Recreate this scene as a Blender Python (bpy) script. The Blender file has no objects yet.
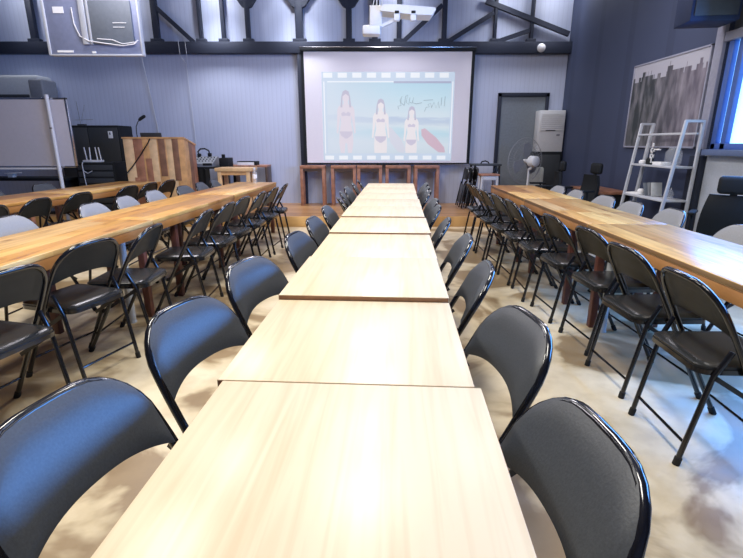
import bpy, bmesh, math, random
from mathutils import Vector, Matrix
random.seed(7)
SC = bpy.context.scene
COL = SC.collection
PI = math.pi
R = math.radians

# ------------------------------------------------------------------ camera
CAM_H, F_PX, PITCH = 1.304, 470.0, R(16.14)
cam_d = bpy.data.cameras.new('camera')
cam_d.sensor_width = 36.0
cam_d.lens = 36.0 * F_PX / 743.0
cam_d.clip_start = 0.02
cam = bpy.data.objects.new('camera', cam_d)
COL.objects.link(cam)
cam.location = (0, 0, CAM_H)
cam.rotation_euler = (PI / 2 - PITCH, 0, 0)
SC.camera = cam

# ------------------------------------------------------------------ world, exposure, large lights
w = bpy.data.worlds.new('world')
SC.world = w
w.use_nodes = True
w.node_tree.nodes['Background'].inputs[0].default_value = (0.55, 0.66, 0.9, 1)
w.node_tree.nodes['Background'].inputs[1].default_value = 0.35
SC.view_settings.view_transform = 'Standard'
SC.view_settings.look = 'None'
SC.view_settings.gamma = 1
SC.view_settings.use_curve_mapping = False
SC.view_settings.exposure = 0.55


def area_light(name, loc, target, sx, sy, power, color):
    d = bpy.data.lights.new(name, 'AREA')
    d.shape = 'RECTANGLE'
    d.size, d.size_y, d.energy, d.color = sx, sy, power, color
    o = bpy.data.objects.new(name, d)
    COL.objects.link(o)
    o.location = loc
    o.rotation_euler = (Vector(target) - Vector(loc)).to_track_quat('-Z', 'Y').to_euler()
    return o


WARM = (1.0, 0.95, 0.86)
LAMP = 0.54
for k, (x, y, e) in enumerate(((-2.5, 2.6, 120), (0.0, 0.9, 86), (0.1, 3.4, 95), (2.6, 2.6, 18),
                               (-2.5, 5.2, 78), (0.1, 6.5, 90), (2.4, 5.6, 42))):
    area_light('ceiling_lamp_light', (x, y, 3.55), (x, y, 0), 0.5, 1.2, e * LAMP, WARM if y < 5 else (0.98, 0.93, 1.0))
area_light('window_daylight', (3.38, 2.6, 1.78), (0, 2.4, 1.55), 4.4, 1.0, 190, (0.09, 0.33, 1.0))


# ------------------------------------------------------------------ materials
def new_mat(name):
    m = bpy.data.materials.new(name)
    m.use_nodes = True
    nt = m.node_tree
    return m, nt, nt.nodes['Principled BSDF']


def plain(name, col, rough=0.5, metal=0.0, spec=0.5, var=0.06, scale=30.0, bump=0.0, alpha=1.0, coat=0.0):
    m, nt, b = new_mat(name)
    tc = nt.nodes.new('ShaderNodeTexCoord')
    n = nt.nodes.new('ShaderNodeTexNoise')
    n.inputs['Scale'].default_value = scale
    n.inputs['Detail'].default_value = 4
    nt.links.new(tc.outputs['Object'], n.inputs['Vector'])
    r = nt.nodes.new('ShaderNodeValToRGB')
    lo = [max(0, c * (1 - var)) for c in col]
    hi = [min(1, c * (1 + var)) for c in col]
    r.color_ramp.elements[0].position, r.color_ramp.elements[1].position = 0.3, 0.7
    r.color_ramp.elements[0].color = (*lo, 1)
    r.color_ramp.elements[1].color = (*hi, 1)
    nt.links.new(n.outputs['Fac'], r.inputs['Fac'])
    nt.links.new(r.outputs['Color'], b.inputs['Base Color'])
    b.inputs['Roughness'].default_value = rough
    b.inputs['Metallic'].default_value = metal
    b.inputs['Specular IOR Level'].default_value = spec
    b.inputs['Coat Weight'].default_value = coat
    if alpha < 1:
        b.inputs['Alpha'].default_value = alpha
    if bump:
        bp = nt.nodes.new('ShaderNodeBump')
        bp.inputs['Strength'].default_value = bump
        bp.inputs['Distance'].default_value = 0.002
        nt.links.new(n.outputs['Fac'], bp.inputs['Height'])
        nt.links.new(bp.outputs['Normal'], b.inputs['Normal'])
    return m


def emit(name, col, strength):
    m, nt, b = new_mat(name)
    b.inputs['Base Color'].default_value = (0.8, 0.8, 0.8, 1)
    b.inputs['Emission Color'].default_value = (*col, 1)
    b.inputs['Emission Strength'].default_value = strength
    return m


def math_node(nt, op, a, b=None):
    n = nt.nodes.new('ShaderNodeMath')
    n.operation = op
    for i, v in enumerate((a, b)):
        if v is None:
            continue
        if isinstance(v, (int, float)):
            n.inputs[i].default_value = v
        else:
            nt.links.new(v, n.inputs[i])
    return n.outputs[0]


def planks(name, cols, pw, pl, rough=0.35, axis='Y', gap=0.012, knots=0.5, spec=0.5):
    """boards running along the given object axis, each board its own tone, with grain and knots"""
    m, nt, b = new_mat(name)
    L = nt.links
    tc = nt.nodes.new('ShaderNodeTexCoord')
    sp = nt.nodes.new('ShaderNodeSeparateXYZ')
    L.new(tc.outputs['Object'], sp.inputs[0])
    along, across = (sp.outputs['Y'], sp.outputs['X']) if axis == 'Y' else \
        ((sp.outputs['X'], sp.outputs['Y']) if axis == 'X' else (sp.outputs['Z'], sp.outputs['X']))
    u = math_node(nt, 'DIVIDE', across, pw)
    iu = math_node(nt, 'FLOOR', u)
    wn0 = nt.nodes.new('ShaderNodeTexWhiteNoise')
    wn0.noise_dimensions = '1D'
    L.new(iu, wn0.inputs['W'])
    v = math_node(nt, 'ADD', math_node(nt, 'DIVIDE', along, pl), wn0.outputs['Value'])
    iv = math_node(nt, 'FLOOR', v)
    oi = nt.nodes.new('ShaderNodeObjectInfo')
    cid = math_node(nt, 'ADD', math_node(nt, 'ADD', math_node(nt, 'MULTIPLY', iu, 7.13), math_node(nt, 'MULTIPLY', iv, 3.71)),
                    math_node(nt, 'MULTIPLY', oi.outputs['Random'], 91.7))
    wn = nt.nodes.new('ShaderNodeTexWhiteNoise')
    wn.noise_dimensions = '1D'
    L.new(cid, wn.inputs['W'])
    ramp = nt.nodes.new('ShaderNodeValToRGB')
    el = ramp.color_ramp.elements
    while len(el) < len(cols):
        el.new(0.5)
    for k, c in enumerate(cols):
        el[k].position = k / (len(cols) - 1)
        el[k].color = (*c, 1)
    L.new(wn.outputs['Value'], ramp.inputs['Fac'])
    # grain
    cb = nt.nodes.new('ShaderNodeCombineXYZ')
    L.new(math_node(nt, 'MULTIPLY', along, 2.2), cb.inputs[0])
    L.new(math_node(nt, 'ADD', math_node(nt, 'MULTIPLY', across, 34.0), math_node(nt, 'MULTIPLY', cid, 3.3)), cb.inputs[1])
    L.new(cid, cb.inputs[2])
    g = nt.nodes.new('ShaderNodeTexNoise')
    g.inputs['Scale'].default_value = 1.0
    g.inputs['Detail'].default_value = 6
    g.inputs['Distortion'].default_value = 0.6
    L.new(cb.outputs[0], g.inputs['Vector'])
    gr = nt.nodes.new('ShaderNodeValToRGB')
    gr.color_ramp.elements[0].position, gr.color_ramp.elements[1].position = 0.3, 0.65
    gr.color_ramp.elements[0].color = (0.62, 0.55, 0.48, 1)
    gr.color_ramp.elements[1].color = (1, 1, 1, 1)
    L.new(g.outputs['Fac'], gr.inputs['Fac'])
    mx = nt.nodes.new('ShaderNodeMix')
    mx.data_type = 'RGBA'
    mx.blend_type = 'MULTIPLY'
    mx.inputs['Factor'].default_value = 0.9
    L.new(ramp.outputs['Color'], mx.inputs['A'])
    L.new(gr.outputs['Color'], mx.inputs['B'])
    # knots and dark patches
    cb2 = nt.nodes.new('ShaderNodeCombineXYZ')
    L.new(math_node(nt, 'MULTIPLY', along, 3.0), cb2.inputs[0])
    L.new(math_node(nt, 'MULTIPLY', across, 8.0), cb2.inputs[1])
    L.new(cid, cb2.inputs[2])
    kn = nt.nodes.new('ShaderNodeTexNoise')
    kn.inputs['Scale'].default_value = 1.3
    kn.inputs['Detail'].default_value = 3
    L.new(cb2.outputs[0], kn.inputs['Vector'])
    kr = nt.nodes.new('ShaderNodeValToRGB')
    kr.color_ramp.elements[0].position, kr.color_ramp.elements[1].position = 0.6, 0.74
    kr.color_ramp.elements[0].color = (1, 1, 1, 1)
    kr.color_ramp.elements[1].color = (0.42, 0.26, 0.16, 1)
    L.new(kn.outputs['Fac'], kr.inputs['Fac'])
    mx2 = nt.nodes.new('ShaderNodeMix')
    mx2.data_type = 'RGBA'
    mx2.blend_type = 'MULTIPLY'
    mx2.inputs['Factor'].default_value = knots
    L.new(mx.outputs['Result'], mx2.inputs['A'])
    L.new(kr.outputs['Color'], mx2.inputs['B'])
    # seams between boards
    fu = math_node(nt, 'FRACT', u)
    e1 = math_node(nt, 'LESS_THAN', fu, gap)
    mx3 = nt.nodes.new('ShaderNodeMix')
    mx3.data_type = 'RGBA'
    L.new(math_node(nt, 'MULTIPLY', e1, 0.75), mx3.inputs['Factor'])
    L.new(mx2.outputs['Result'], mx3.inputs['A'])
    mx3.inputs['B'].default_value = (0.10, 0.05, 0.025, 1)
    L.new(mx3.outputs['Result'], b.inputs['Base Color'])
    b.inputs['Roughness'].default_value = rough
    b.inputs['Specular IOR Level'].default_value = spec
    return m


def laminate(name, lo, hi):
    m, nt, b = new_mat(name)
    L = nt.links
    tc = nt.nodes.new('ShaderNodeTexCoord')
    oi = nt.nodes.new('ShaderNodeObjectInfo')
    mp = nt.nodes.new('ShaderNodeMapping')
    mp.inputs['Scale'].default_value = (38, 1.6, 38)
    L.new(tc.outputs['Object'], mp.inputs['Vector'])
    L.new(math_node(nt, 'MULTIPLY', oi.outputs['Random'], 40.0), mp.inputs['Location'])
    n = nt.nodes.new('ShaderNodeTexNoise')
    n.inputs['Scale'].default_value = 1.0
    n.inputs['Detail'].default_value = 7
    n.inputs['Distortion'].default_value = 0.8
    L.new(mp.outputs['Vector'], n.inputs['Vector'])
    r = nt.nodes.new('ShaderNodeValToRGB')
    r.color_ramp.elements[0].position, r.color_ramp.elements[1].position = 0.32, 0.58
    r.color_ramp.elements[0].color = (*lo, 1)
    r.color_ramp.elements[1].color = (*hi, 1)
    L.new(n.outputs['Fac'], r.inputs['Fac'])
    L.new(r.outputs['Color'], b.inputs['Base Color'])
    b.inputs['Roughness'].default_value = 0.34
    return m


def ribbed(name, col, pitch, axis, strength=0.5, rough=0.55, tone=0.12):
    """vertical ribs of a metal-faced panel along an object axis"""
    m, nt, b = new_mat(name)
    L = nt.links
    tc = nt.nodes.new('ShaderNodeTexCoord')
    sp = nt.nodes.new('ShaderNodeSeparateXYZ')
    L.new(tc.outputs['Object'], sp.inputs[0])
    f = math_node(nt, 'FRACT', math_node(nt, 'DIVIDE', sp.outputs[axis], pitch))
    d = math_node(nt, 'ABSOLUTE', math_node(nt, 'SUBTRACT', f, 0.5))
    groove = math_node(nt, 'LESS_THAN', d, 0.08)
    n = nt.nodes.new('ShaderNodeTexNoise')
    n.inputs['Scale'].default_value = 1.4
    L.new(tc.outputs['Object'], n.inputs['Vector'])
    r = nt.nodes.new('ShaderNodeValToRGB')
    r.color_ramp.elements[0].color = (*[c * 0.93 for c in col], 1)
    r.color_ramp.elements[1].color = (*[min(1, c * 1.05) for c in col], 1)
    L.new(n.outputs['Fac'], r.inputs['Fac'])
    mx = nt.nodes.new('ShaderNodeMix')
    mx.data_type = 'RGBA'
    L.new(math_node(nt, 'MULTIPLY', groove, tone), mx.inputs['Factor'])
    L.new(r.outputs['Color'], mx.inputs['A'])
    mx.inputs['B'].default_value = (col[0] * 0.3, col[1] * 0.3, col[2] * 0.35, 1)
    L.new(mx.outputs['Result'], b.inputs['Base Color'])
    bp = nt.nodes.new('ShaderNodeBump')
    bp.inputs['Strength'].default_value = strength
    bp.inputs['Distance'].default_value = 0.004
    L.new(d, bp.inputs['Height'])
    L.new(bp.outputs['Normal'], b.inputs['Normal'])
    b.inputs['Roughness'].default_value = rough
    return m


def concrete(name):
    m, nt, b = new_mat(name)
    L = nt.links
    tc = nt.nodes.new('ShaderNodeTexCoord')
    n1 = nt.nodes.new('ShaderNodeTexNoise')
    n1.inputs['Scale'].default_value = 1.35
    n1.inputs['Detail'].default_value = 5
    n1.inputs['Distortion'].default_value = 0.9
    L.new(tc.outputs['Object'], n1.inputs['Vector'])
    r1 = nt.nodes.new('ShaderNodeValToRGB')
    e = r1.color_ramp.elements
    e[0].position, e[0].color = 0.43, (0.30, 0.21, 0.11, 1)
    e[1].position, e[1].color = 0.60, (0.76, 0.66, 0.47, 1)
    x = e.new(0.49)
    x.color = (0.64, 0.53, 0.34, 1)
    L.new(n1.outputs['Fac'], r1.inputs['Fac'])
    n2 = nt.nodes.new('ShaderNodeTexNoise')
    n2.inputs['Scale'].default_value = 9
    n2.inputs['Detail'].default_value = 8
    L.new(tc.outputs['Object'], n2.inputs['Vector'])
    r2 = nt.nodes.new('ShaderNodeValToRGB')
    r2.color_ramp.elements[0].position, r2.color_ramp.elements[1].position = 0.3, 0.6
    r2.color_ramp.elements[0].color = (0.8, 0.77, 0.72, 1)
    r2.color_ramp.elements[1].color = (1, 1, 1, 1)
    L.new(n2.outputs['Fac'], r2.inputs['Fac'])
    mx = nt.nodes.new('ShaderNodeMix')
    mx.data_type = 'RGBA'
    mx.blend_type = 'MULTIPLY'
    mx.inputs['Factor'].default_value = 0.8
    L.new(r1.outputs['Color'], mx.inputs['A'])
    L.new(r2.outputs['Color'], mx.inputs['B'])
    L.new(mx.outputs['Result'], b.inputs['Base Color'])
    rr = nt.nodes.new('ShaderNodeMapRange')
    rr.inputs['To Min'].default_value, rr.inputs['To Max'].default_value = 0.22, 0.5
    L.new(n2.outputs['Fac'], rr.inputs['Value'])
    L.new(rr.outputs['Result'], b.inputs['Roughness'])
    return m


M = {}
M['floor'] = concrete('polished_concrete')
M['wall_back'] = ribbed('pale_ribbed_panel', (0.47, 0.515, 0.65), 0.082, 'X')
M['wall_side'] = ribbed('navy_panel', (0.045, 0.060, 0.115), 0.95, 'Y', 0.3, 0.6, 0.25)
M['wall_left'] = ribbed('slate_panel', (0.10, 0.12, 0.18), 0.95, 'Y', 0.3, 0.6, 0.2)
M['ceiling'] = plain('ceiling_paint', (0.22, 0.22, 0.27), 0.8)
M['truss'] = plain('slate_steel', (0.020, 0.025, 0.042), 0.6, spec=0.3)
M['platform'] = planks('stage_boards', ((0.42, 0.21, 0.08), (0.55, 0.31, 0.13), (0.34, 0.17, 0.07)), 0.14, 1.8, 0.35, 'X')
M['platform_edge'] = planks('stage_edge', ((0.62, 0.36, 0.12), (0.70, 0.44, 0.17), (0.5, 0.28, 0.1)), 0.17, 1.4, 0.45, 'X', 0.0)
M['laminate'] = laminate('maple_laminate', (0.66, 0.515, 0.315), (0.745, 0.61, 0.40))
M['edge_band'] = plain('brown_edge_band', (0.30, 0.15, 0.07), 0.5, var=0.15)
M['black_steel'] = plain('black_steel', (0.012, 0.012, 0.014), 0.35)
M['gloss_black'] = plain('gloss_black_enamel', (0.008, 0.008, 0.010), 0.16, coat=0.4)
M['vinyl'] = plain('charcoal_vinyl', (0.062, 0.067, 0.074), 0.40, var=0.12, scale=180, bump=0.2)
M['pan_back'] = plain('dark_olive_panel', (0.016, 0.017, 0.014), 0.33, spec=0.16)
M['seat_vinyl'] = plain('black_seat_vinyl', (0.018, 0.020, 0.022), 0.27, var=0.12, scale=180, bump=0.12)
M['rubber'] = plain('black_rubber', (0.01, 0.01, 0.01), 0.8)
M['wood_top'] = planks('reclaimed_boards', ((0.58, 0.27, 0.07), (0.80, 0.50, 0.17), (0.70, 0.38, 0.10), (0.38, 0.165, 0.05), (0.88, 0.60, 0.25)),
                       0.145, 1.3, 0.30, 'Y', 0.02, 0.85)
M['wood_apron'] = planks('apron_board', ((0.40, 0.18, 0.06), (0.54, 0.27, 0.09)), 0.5, 1.2, 0.4, 'Y', 0.0, 0.8)
M['red_leg'] = plain('red_brown_wood', (0.11, 0.036, 0.024), 0.5, var=0.3, scale=12)
M['grey_leg'] = plain('pale_grey_paint', (0.50, 0.52, 0.52), 0.5)
M['brown_wood'] = plain('brown_stained_wood', (0.33, 0.15, 0.085), 0.45, var=0.3, scale=14)
M['dark_wood'] = plain('dark_stained_wood', (0.06, 0.035, 0.025), 0.45, var=0.25, scale=14)
M['light_wood'] = plain('light_pine', (0.66, 0.42, 0.20), 0.45, var=0.15, scale=14)
M['plank_pale'] = plain('pale_pine_board', (0.74, 0.50, 0.27), 0.45, var=0.15, scale=9)
M['plank_orange'] = plain('orange_pine_board', (0.62, 0.34, 0.14), 0.45, var=0.2, scale=9)
M['plank_red'] = plain('reddish_board', (0.36, 0.16, 0.09), 0.5, var=0.25, scale=9)
M['plank_brown'] = plain('brown_board', (0.24, 0.12, 0.07), 0.5, var=0.25, scale=9)
M['white'] = plain('white_paint', (0.64, 0.64, 0.66), 0.45, var=0.03)
M['white_metal'] = plain('white_coated_metal', (0.50, 0.52, 0.56), 0.4, var=0.03)
M['screen'] = plain('screen_fabric', (0.76, 0.73, 0.76), 0.8, var=0.02, scale=60)
M['board'] = plain('whiteboard_face', (0.50, 0.47, 0.50), 0.4, var=0.03)
M['black'] = plain('matt_black', (0.010, 0.012, 0.014), 0.65, spec=0.25)
M['charcoal'] = plain('charcoal_plastic', (0.035, 0.04, 0.045), 0.5)
M['grey_plastic'] = plain('mid_grey_plastic', (0.22, 0.23, 0.25), 0.45)
M['slate'] = plain('slate_blue_paint', (0.13, 0.15, 0.18), 0.5)
M['door'] = plain('door_paint', (0.17, 0.195, 0.22), 0.5, var=0.08)
M['ac_white'] = plain('off_white_plastic', (0.60, 0.61, 0.62), 0.45, var=0.03)
M['tv_back'] = plain('tv_back_plastic', (0.22, 0.25, 0.38), 0.45)
M['post'] = plain('lilac_grey_post', (0.30, 0.31, 0.39), 0.55)
M['sill'] = plain('blue_grey_sill', (0.10, 0.14, 0.26), 0.5)
M['panel_grey'] = plain('pale_grey_wall_panel', (0.42, 0.45, 0.50), 0.6, scale=60)
M['blue_frame'] = plain('blue_window_frame', (0.06, 0.13, 0.42), 0.4)
M['clear'] = plain('clear_plastic', (0.85, 0.88, 0.92), 0.10, alpha=0.16, var=0.01)
M['paper'] = plain('white_paper', (0.82, 0.82, 0.82), 0.6, var=0.02)
M['chrome'] = plain('chrome', (0.7, 0.7, 0.72), 0.2, metal=1.0)
M['cream'] = plain('cream_panel', (0.40, 0.42, 0.40), 0.5)
M['lamp_glow'] = emit('lamp_glow', (1.0, 0.96, 0.92), 18.0)
M['sky_pane'] = emit('daylit_pane', (0.16, 0.52, 1.0), 1.7)
M['cushion_grey'] = plain('grey_vinyl', (0.24, 0.245, 0.26), 0.5, var=0.08, scale=160)


# ------------------------------------------------------------------ mesh helpers
class MB:
    def __init__(self):
        self.bm = bmesh.new()

    def _mat(self, faces, mi):
        for f in faces:
            f.material_index = mi

    def box(self, x0, x1, y0, y1, z0, z1, bevel=0.0, mi=0, rot=None, seg=2):
        n0 = len(self.bm.faces)
        c = Vector(((x0 + x1) / 2, (y0 + y1) / 2, (z0 + z1) / 2))
        mat = Matrix.Translation(c)
        if rot is not None:
            mat = mat @ rot.to_4x4()
        mat = mat @ Matrix.Diagonal((abs(x1 - x0), abs(y1 - y0), abs(z1 - z0), 1))
        r = bmesh.ops.create_cube(self.bm, size=1.0, matrix=mat)
        fs = {f for v in r['verts'] for f in v.link_faces}
        self._mat(fs, mi)
        if bevel > 0:
            es = list({e for v in r['verts'] for e in v.link_edges})
            rr = bmesh.ops.bevel(self.bm, geom=es, offset=bevel, segments=seg, affect='EDGES', profile=0.5, clamp_overlap=True)
            self._mat(rr['faces'], mi)
        return self

    def beam(self, a, b, wx, wz, mi=0, bevel=0.0):
        """rectangular bar from a to b"""
        a, b = Vector(a), Vector(b)
        d = b - a
        q = d.to_track_quat('Z', 'Y').to_matrix()
        c = (a + b) / 2
        return self.box(c.x - wx / 2, c.x + wx / 2, c.y - wz / 2, c.y + wz / 2, c.z - d.length / 2, c.z + d.length / 2, bevel, mi, q)

    def tube(self, pts, r, seg=8, mi=0, closed=False, caps=True):
        pts = [Vector(p) for p in pts]
        n = len(pts)
        rings = []
        up = None
        for i in range(n):
            if closed:
                t = (pts[(i + 1) % n] - pts[i - 1]).normalized()
            elif i == 0:
                t = (pts[1] - pts[0]).normalized()
            elif i == n - 1:
                t = (pts[-1] - pts[-2]).normalized()
            else:
                t = ((pts[i + 1] - pts[i]).normalized() + (pts[i] - pts[i - 1]).normalized()).normalized()
            if up is None:
                ref = Vector((0, 0, 1)) if abs(t.z) < 0.9 else Vector((1, 0, 0))
                up = (ref - t * ref.dot(t)).normalized()
            else:
                up = (up - t * up.dot(t)).normalized()
            s = t.cross(up)
            rad = r[i] if isinstance(r, (list, tuple)) else r
            rings.append([self.bm.verts.new(pts[i] + (up * math.cos(a) + s * math.sin(a)) * rad)
                          for a in [2 * PI * k / seg for k in range(seg)]])
        m = n if closed else n - 1
        for i in range(m):
            A, B = rings[i], rings[(i + 1) % n]
            for k in range(seg):
                f = self.bm.faces.new((A[k], A[(k + 1) % seg], B[(k + 1) % seg], B[k]))
                f.material_index = mi
        if caps and not closed:
            f = self.bm.faces.new(list(reversed(rings[0]))); f.material_index = mi
            f = self.bm.faces.new(rings[-1]); f.material_index = mi
        return self

    def lathe(self, prof, seg=20, mi=0, origin=(0, 0, 0)):
        """prof: list of (radius, z)"""
        o = Vector(origin)
        rings = [[self.bm.verts.new(o + Vector((rr * math.cos(2 * PI * k / seg), rr * math.sin(2 * PI * k / seg), z))) for k in range(seg)]
                 for rr, z in prof]
        for A, B in zip(rings, rings[1:]):
            for k in range(seg):
                f = self.bm.faces.new((A[k], A[(k + 1) % seg], B[(k + 1) % seg], B[k]))
                f.material_index = mi
        for ring, rev in ((rings[0], True), (rings[-1], False)):
            f = self.bm.faces.new(list(reversed(ring)) if rev else ring)
            f.material_index = mi
        return self

    def prism(self, poly, y0, y1, mi=0, plane='XZ'):
        """polygon in a plane extruded along the third axis"""
        def P(a, b, t):
            return (a, t, b) if plane == 'XZ' else ((t, a, b) if plane == 'YZ' else (a, b, t))
        A = [self.bm.verts.new(P(a, b, y0)) for a, b in poly]
        B = [self.bm.verts.new(P(a, b, y1)) for a, b in poly]
        n = len(poly)
        fs = [self.bm.faces.new(A), self.bm.faces.new(list(reversed(B)))]
        for k in range(n):
            fs.append(self.bm.faces.new((A[k], B[k], B[(k + 1) % n], A[(k + 1) % n])))
        self._mat(fs, mi)
        return self

    def build(self, name, mats, parent=None, loc=(0, 0, 0), rot=(0, 0, 0), smooth=True):
        bmesh.ops.recalc_face_normals(self.bm, faces=self.bm.faces)
        me = bpy.data.meshes.new(name)
        self.bm.to_mesh(me)
        self.bm.free()
        for m in (mats if isinstance(mats, (list, tuple)) else [mats]):
            me.materials.append(m)
        if smooth:
            for p in me.polygons:
                p.use_smooth = True
            me.set_sharp_from_angle(angle=R(38))
        o = bpy.data.objects.new(name, me)
        COL.objects.link(o)
        o.parent = parent
        o.location = loc
        o.rotation_euler = rot
        return o


def tag(o, label=None, cat=None, group=None, kind=None):
    if label: o['label'] = label
    if cat: o['category'] = cat
    if group: o['group'] = group
    if kind: o['kind'] = kind
    return o


def thing(name, label, cat, loc=(0, 0, 0), rz=0.0, group=None):
    o = bpy.data.objects.new(name, None)
    o.empty_display_size = 0.1
    COL.objects.link(o)
    o.location = loc
    o.rotation_euler = (0, 0, rz)
    return tag(o, label, cat, group)


def copy_tree(o, parent=None):
    c = o.copy()
    COL.objects.link(c)
    c.parent = parent
    for ch in list(o.children):
        copy_tree(ch, c)
    return c


def struct(mb, name, mats, parent=None, loc=(0, 0, 0), rot=(0, 0, 0)):
    o = mb.build(name, mats, parent, loc, rot)
    if parent is None:
        o['kind'] = 'structure'
    return o


# ================================================================== SETTING
WX0, WX1, WY0, WY1, CEIL = -7.3, 3.57, -2.2, 9.33, 4.15
STAGE_Y, STAGE_Z = 7.55, 0.165
struct(MB().box(WX0 - .1, WX1 + .1, WY0 - .1, WY1 + .1, -0.1, 0), 'floor', M['floor'])
struct(MB().box(WX0 - .1, WX1 + .1, WY0 - .1, WY1 + .1, CEIL, CEIL + .1), 'ceiling', M['ceiling'])
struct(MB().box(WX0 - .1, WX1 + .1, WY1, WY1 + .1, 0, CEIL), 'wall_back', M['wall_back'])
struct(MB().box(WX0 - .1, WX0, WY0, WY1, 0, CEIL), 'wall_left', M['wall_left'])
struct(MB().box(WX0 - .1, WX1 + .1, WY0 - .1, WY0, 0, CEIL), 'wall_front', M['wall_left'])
# right wall with a long window opening (y 0.4 .. 5.22)
WIN_Y0, WIN_Y1, SILL_Z, RAIL_Z, WIN_TOP = 0.4, 5.20, 1.24, 2.28, 2.95
mb = MB()
mb.box(WX1, WX1 + .1, WIN_Y1, WY1, 0, CEIL)
mb.box(WX1, WX1 + .1, WY0, WIN_Y0, 0, CEIL)
mb.box(WX1, WX1 + .1, WIN_Y0, WIN_Y1, WIN_TOP, CEIL)
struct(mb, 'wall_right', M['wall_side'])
struct(MB().box(WX1, WX1 + .1, WIN_Y0, WIN_Y1, 0, SILL_Z - .04), 'wall_under_window', M['panel_grey'])
win = thing('window_1', None, None, (WX1, 0, 0))
win['kind'] = 'structure'
mb = MB()
mb.box(-.035, .06, 5.20, 5.32, 1.24, 3.6, .006)
mb.box(-.03, .06, WIN_Y0, 5.2, RAIL_Z, RAIL_Z + .09, .006)
mb.box(-.03, .06, WIN_Y0, 5.2, WIN_TOP - .02, WIN_TOP + .06, .006)
mb.build('window_frame', M['post'], win)
mb = MB()
for y in (5.12, 4.98, 3.6, 2.2, 0.85, 0.45):
    mb.box(.0, .06, y - .035, y + .035, 1.24, RAIL_Z, .004)
mb.box(.0, .06, WIN_Y0, 5.15, SILL_Z, SILL_Z + .06, .004)
mb.build('window_sash', M['blue_frame'], win)
MB().box(.05, .06, WIN_Y0, 5.15, SILL_Z, RAIL_Z).build('pane', M['sky_pane'], win)
MB().box(.05, .06, WIN_Y0, 5.2, RAIL_Z + .09, WIN_TOP).build('transom_pane', M['slate'], win)
MB().box(-.09, .06, WIN_Y0, 5.14, SILL_Z - .06, SILL_Z, .006).build('window_sill', M['sill'], win)
struct(MB().box(-.06, 0, 5.16, 5.36, 0, 1.17, .006), 'trim_1', M['truss'], None, (WX1, 0, 0))

# stage platform
mb = MB()
mb.box(WX0, WX1, STAGE_Y + .03, WY1, 0, STAGE_Z, 0, 0)
mb.box(WX0, WX1, STAGE_Y, STAGE_Y + .03, 0.0, STAGE_Z + .001, .004, 1)
struct(mb, 'platform', [M['platform'], M['platform_edge']])

# roof truss against the back wall
tr = thing('roof_truss', None, None, (0, 9.24, 0))
tr['kind'] = 'structure'
MB().box(WX0, WX1, -.06, .09, 2.845, 3.035, .004).build('bottom_chord', M['truss'], tr)
TOP = 4.05
for x, wd in ((-3.82, .10), (-3.03, .06), (-2.63, .06), (-2.19, .075), (-1.28, .13), (-.40, .10), (.06, .10), (.49, .08), (1.29, .08), (2.19, .05), (2.84, .05), (-4.9, .1), (-6.0, .1)):
    mb = MB()
    mb.box(x - wd / 2, x + wd / 2, -.04, .05, 3.03, TOP, .003)
    mb.box(x - wd / 2 - .055, x + wd / 2 + .055, -.05, .06, 3.03, 3.085, .003)
    if x in (-2.19, -1.28, -.40):
        for s in (-1, 1):
            mb.prism([(x + s * wd / 2, 3.58), (x + s * (wd / 2 + .05), 3.6), (x + s * (wd / 2 + .16), 3.75), (x + s * (wd / 2 + .16), TOP), (x + s * wd / 2, TOP)], -.04, .05)
    mb.build('truss_post', M['truss'], tr)
for a, b in (((-3.18, 3.04), (-3.82, 3.62)), ((-4.1, 3.04), (-4.8, 3.6)), ((.56, 3.04), (1.24, 3.62)), ((1.36, 3.04), (2.15, 3.5)), ((2.24, 3.04), (2.8, 3.22))):
    MB().beam((a[0], 0, a[1]), (b[0], 0, b[1]), .07, .07).build('truss_diagonal', M['truss'], tr)
MB().beam((2.0, -.02, 3.68), (3.5, -.02, 3.16), .07, .08).build('top_chord', M['truss'], tr)
MB().box(-.05, .05, -.05, .05, STAGE_Z, 2.845, .003).build('post', M['truss'], tr, (-1.285, 0, 0))

# door in the back wall
dr = thing('door_1', None, None, (2.82, 9.33, STAGE_Z))
dr['kind'] = 'structure'
mb = MB()
mb.box(-.47, -.41, -.06, .0, 0, 2.02, .003); mb.box(.41, .47, -.06, .0, 0, 2.02, .003); mb.box(-.47, .47, -.06, .0, 1.96, 2.03, .003)
mb.build('door_frame', M['truss'], dr)
MB().box(-.41, .41, -.03, -.002, 0, 1.96).build('door_panel', M['door'], dr)
MB().tube([(.34, -.03, .95), (.34, -.075, .95), (.24, -.075, .95)], .009).build('door_handle', M['chrome'], dr)

# ================================================================== CENTRAL TABLES
ANG = R(3.36)
AX = Vector((math.sin(ANG), math.cos(ANG), 0))
SIDE = Vector((math.cos(ANG), -math.sin(ANG), 0))
C0 = Vector((-0.0625, 1.03, 0))      # a point on the row's axis


def cpt(y, off=0.0):
    return C0 + AX * ((y - 1.03) / AX.y) + SIDE * off


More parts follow.
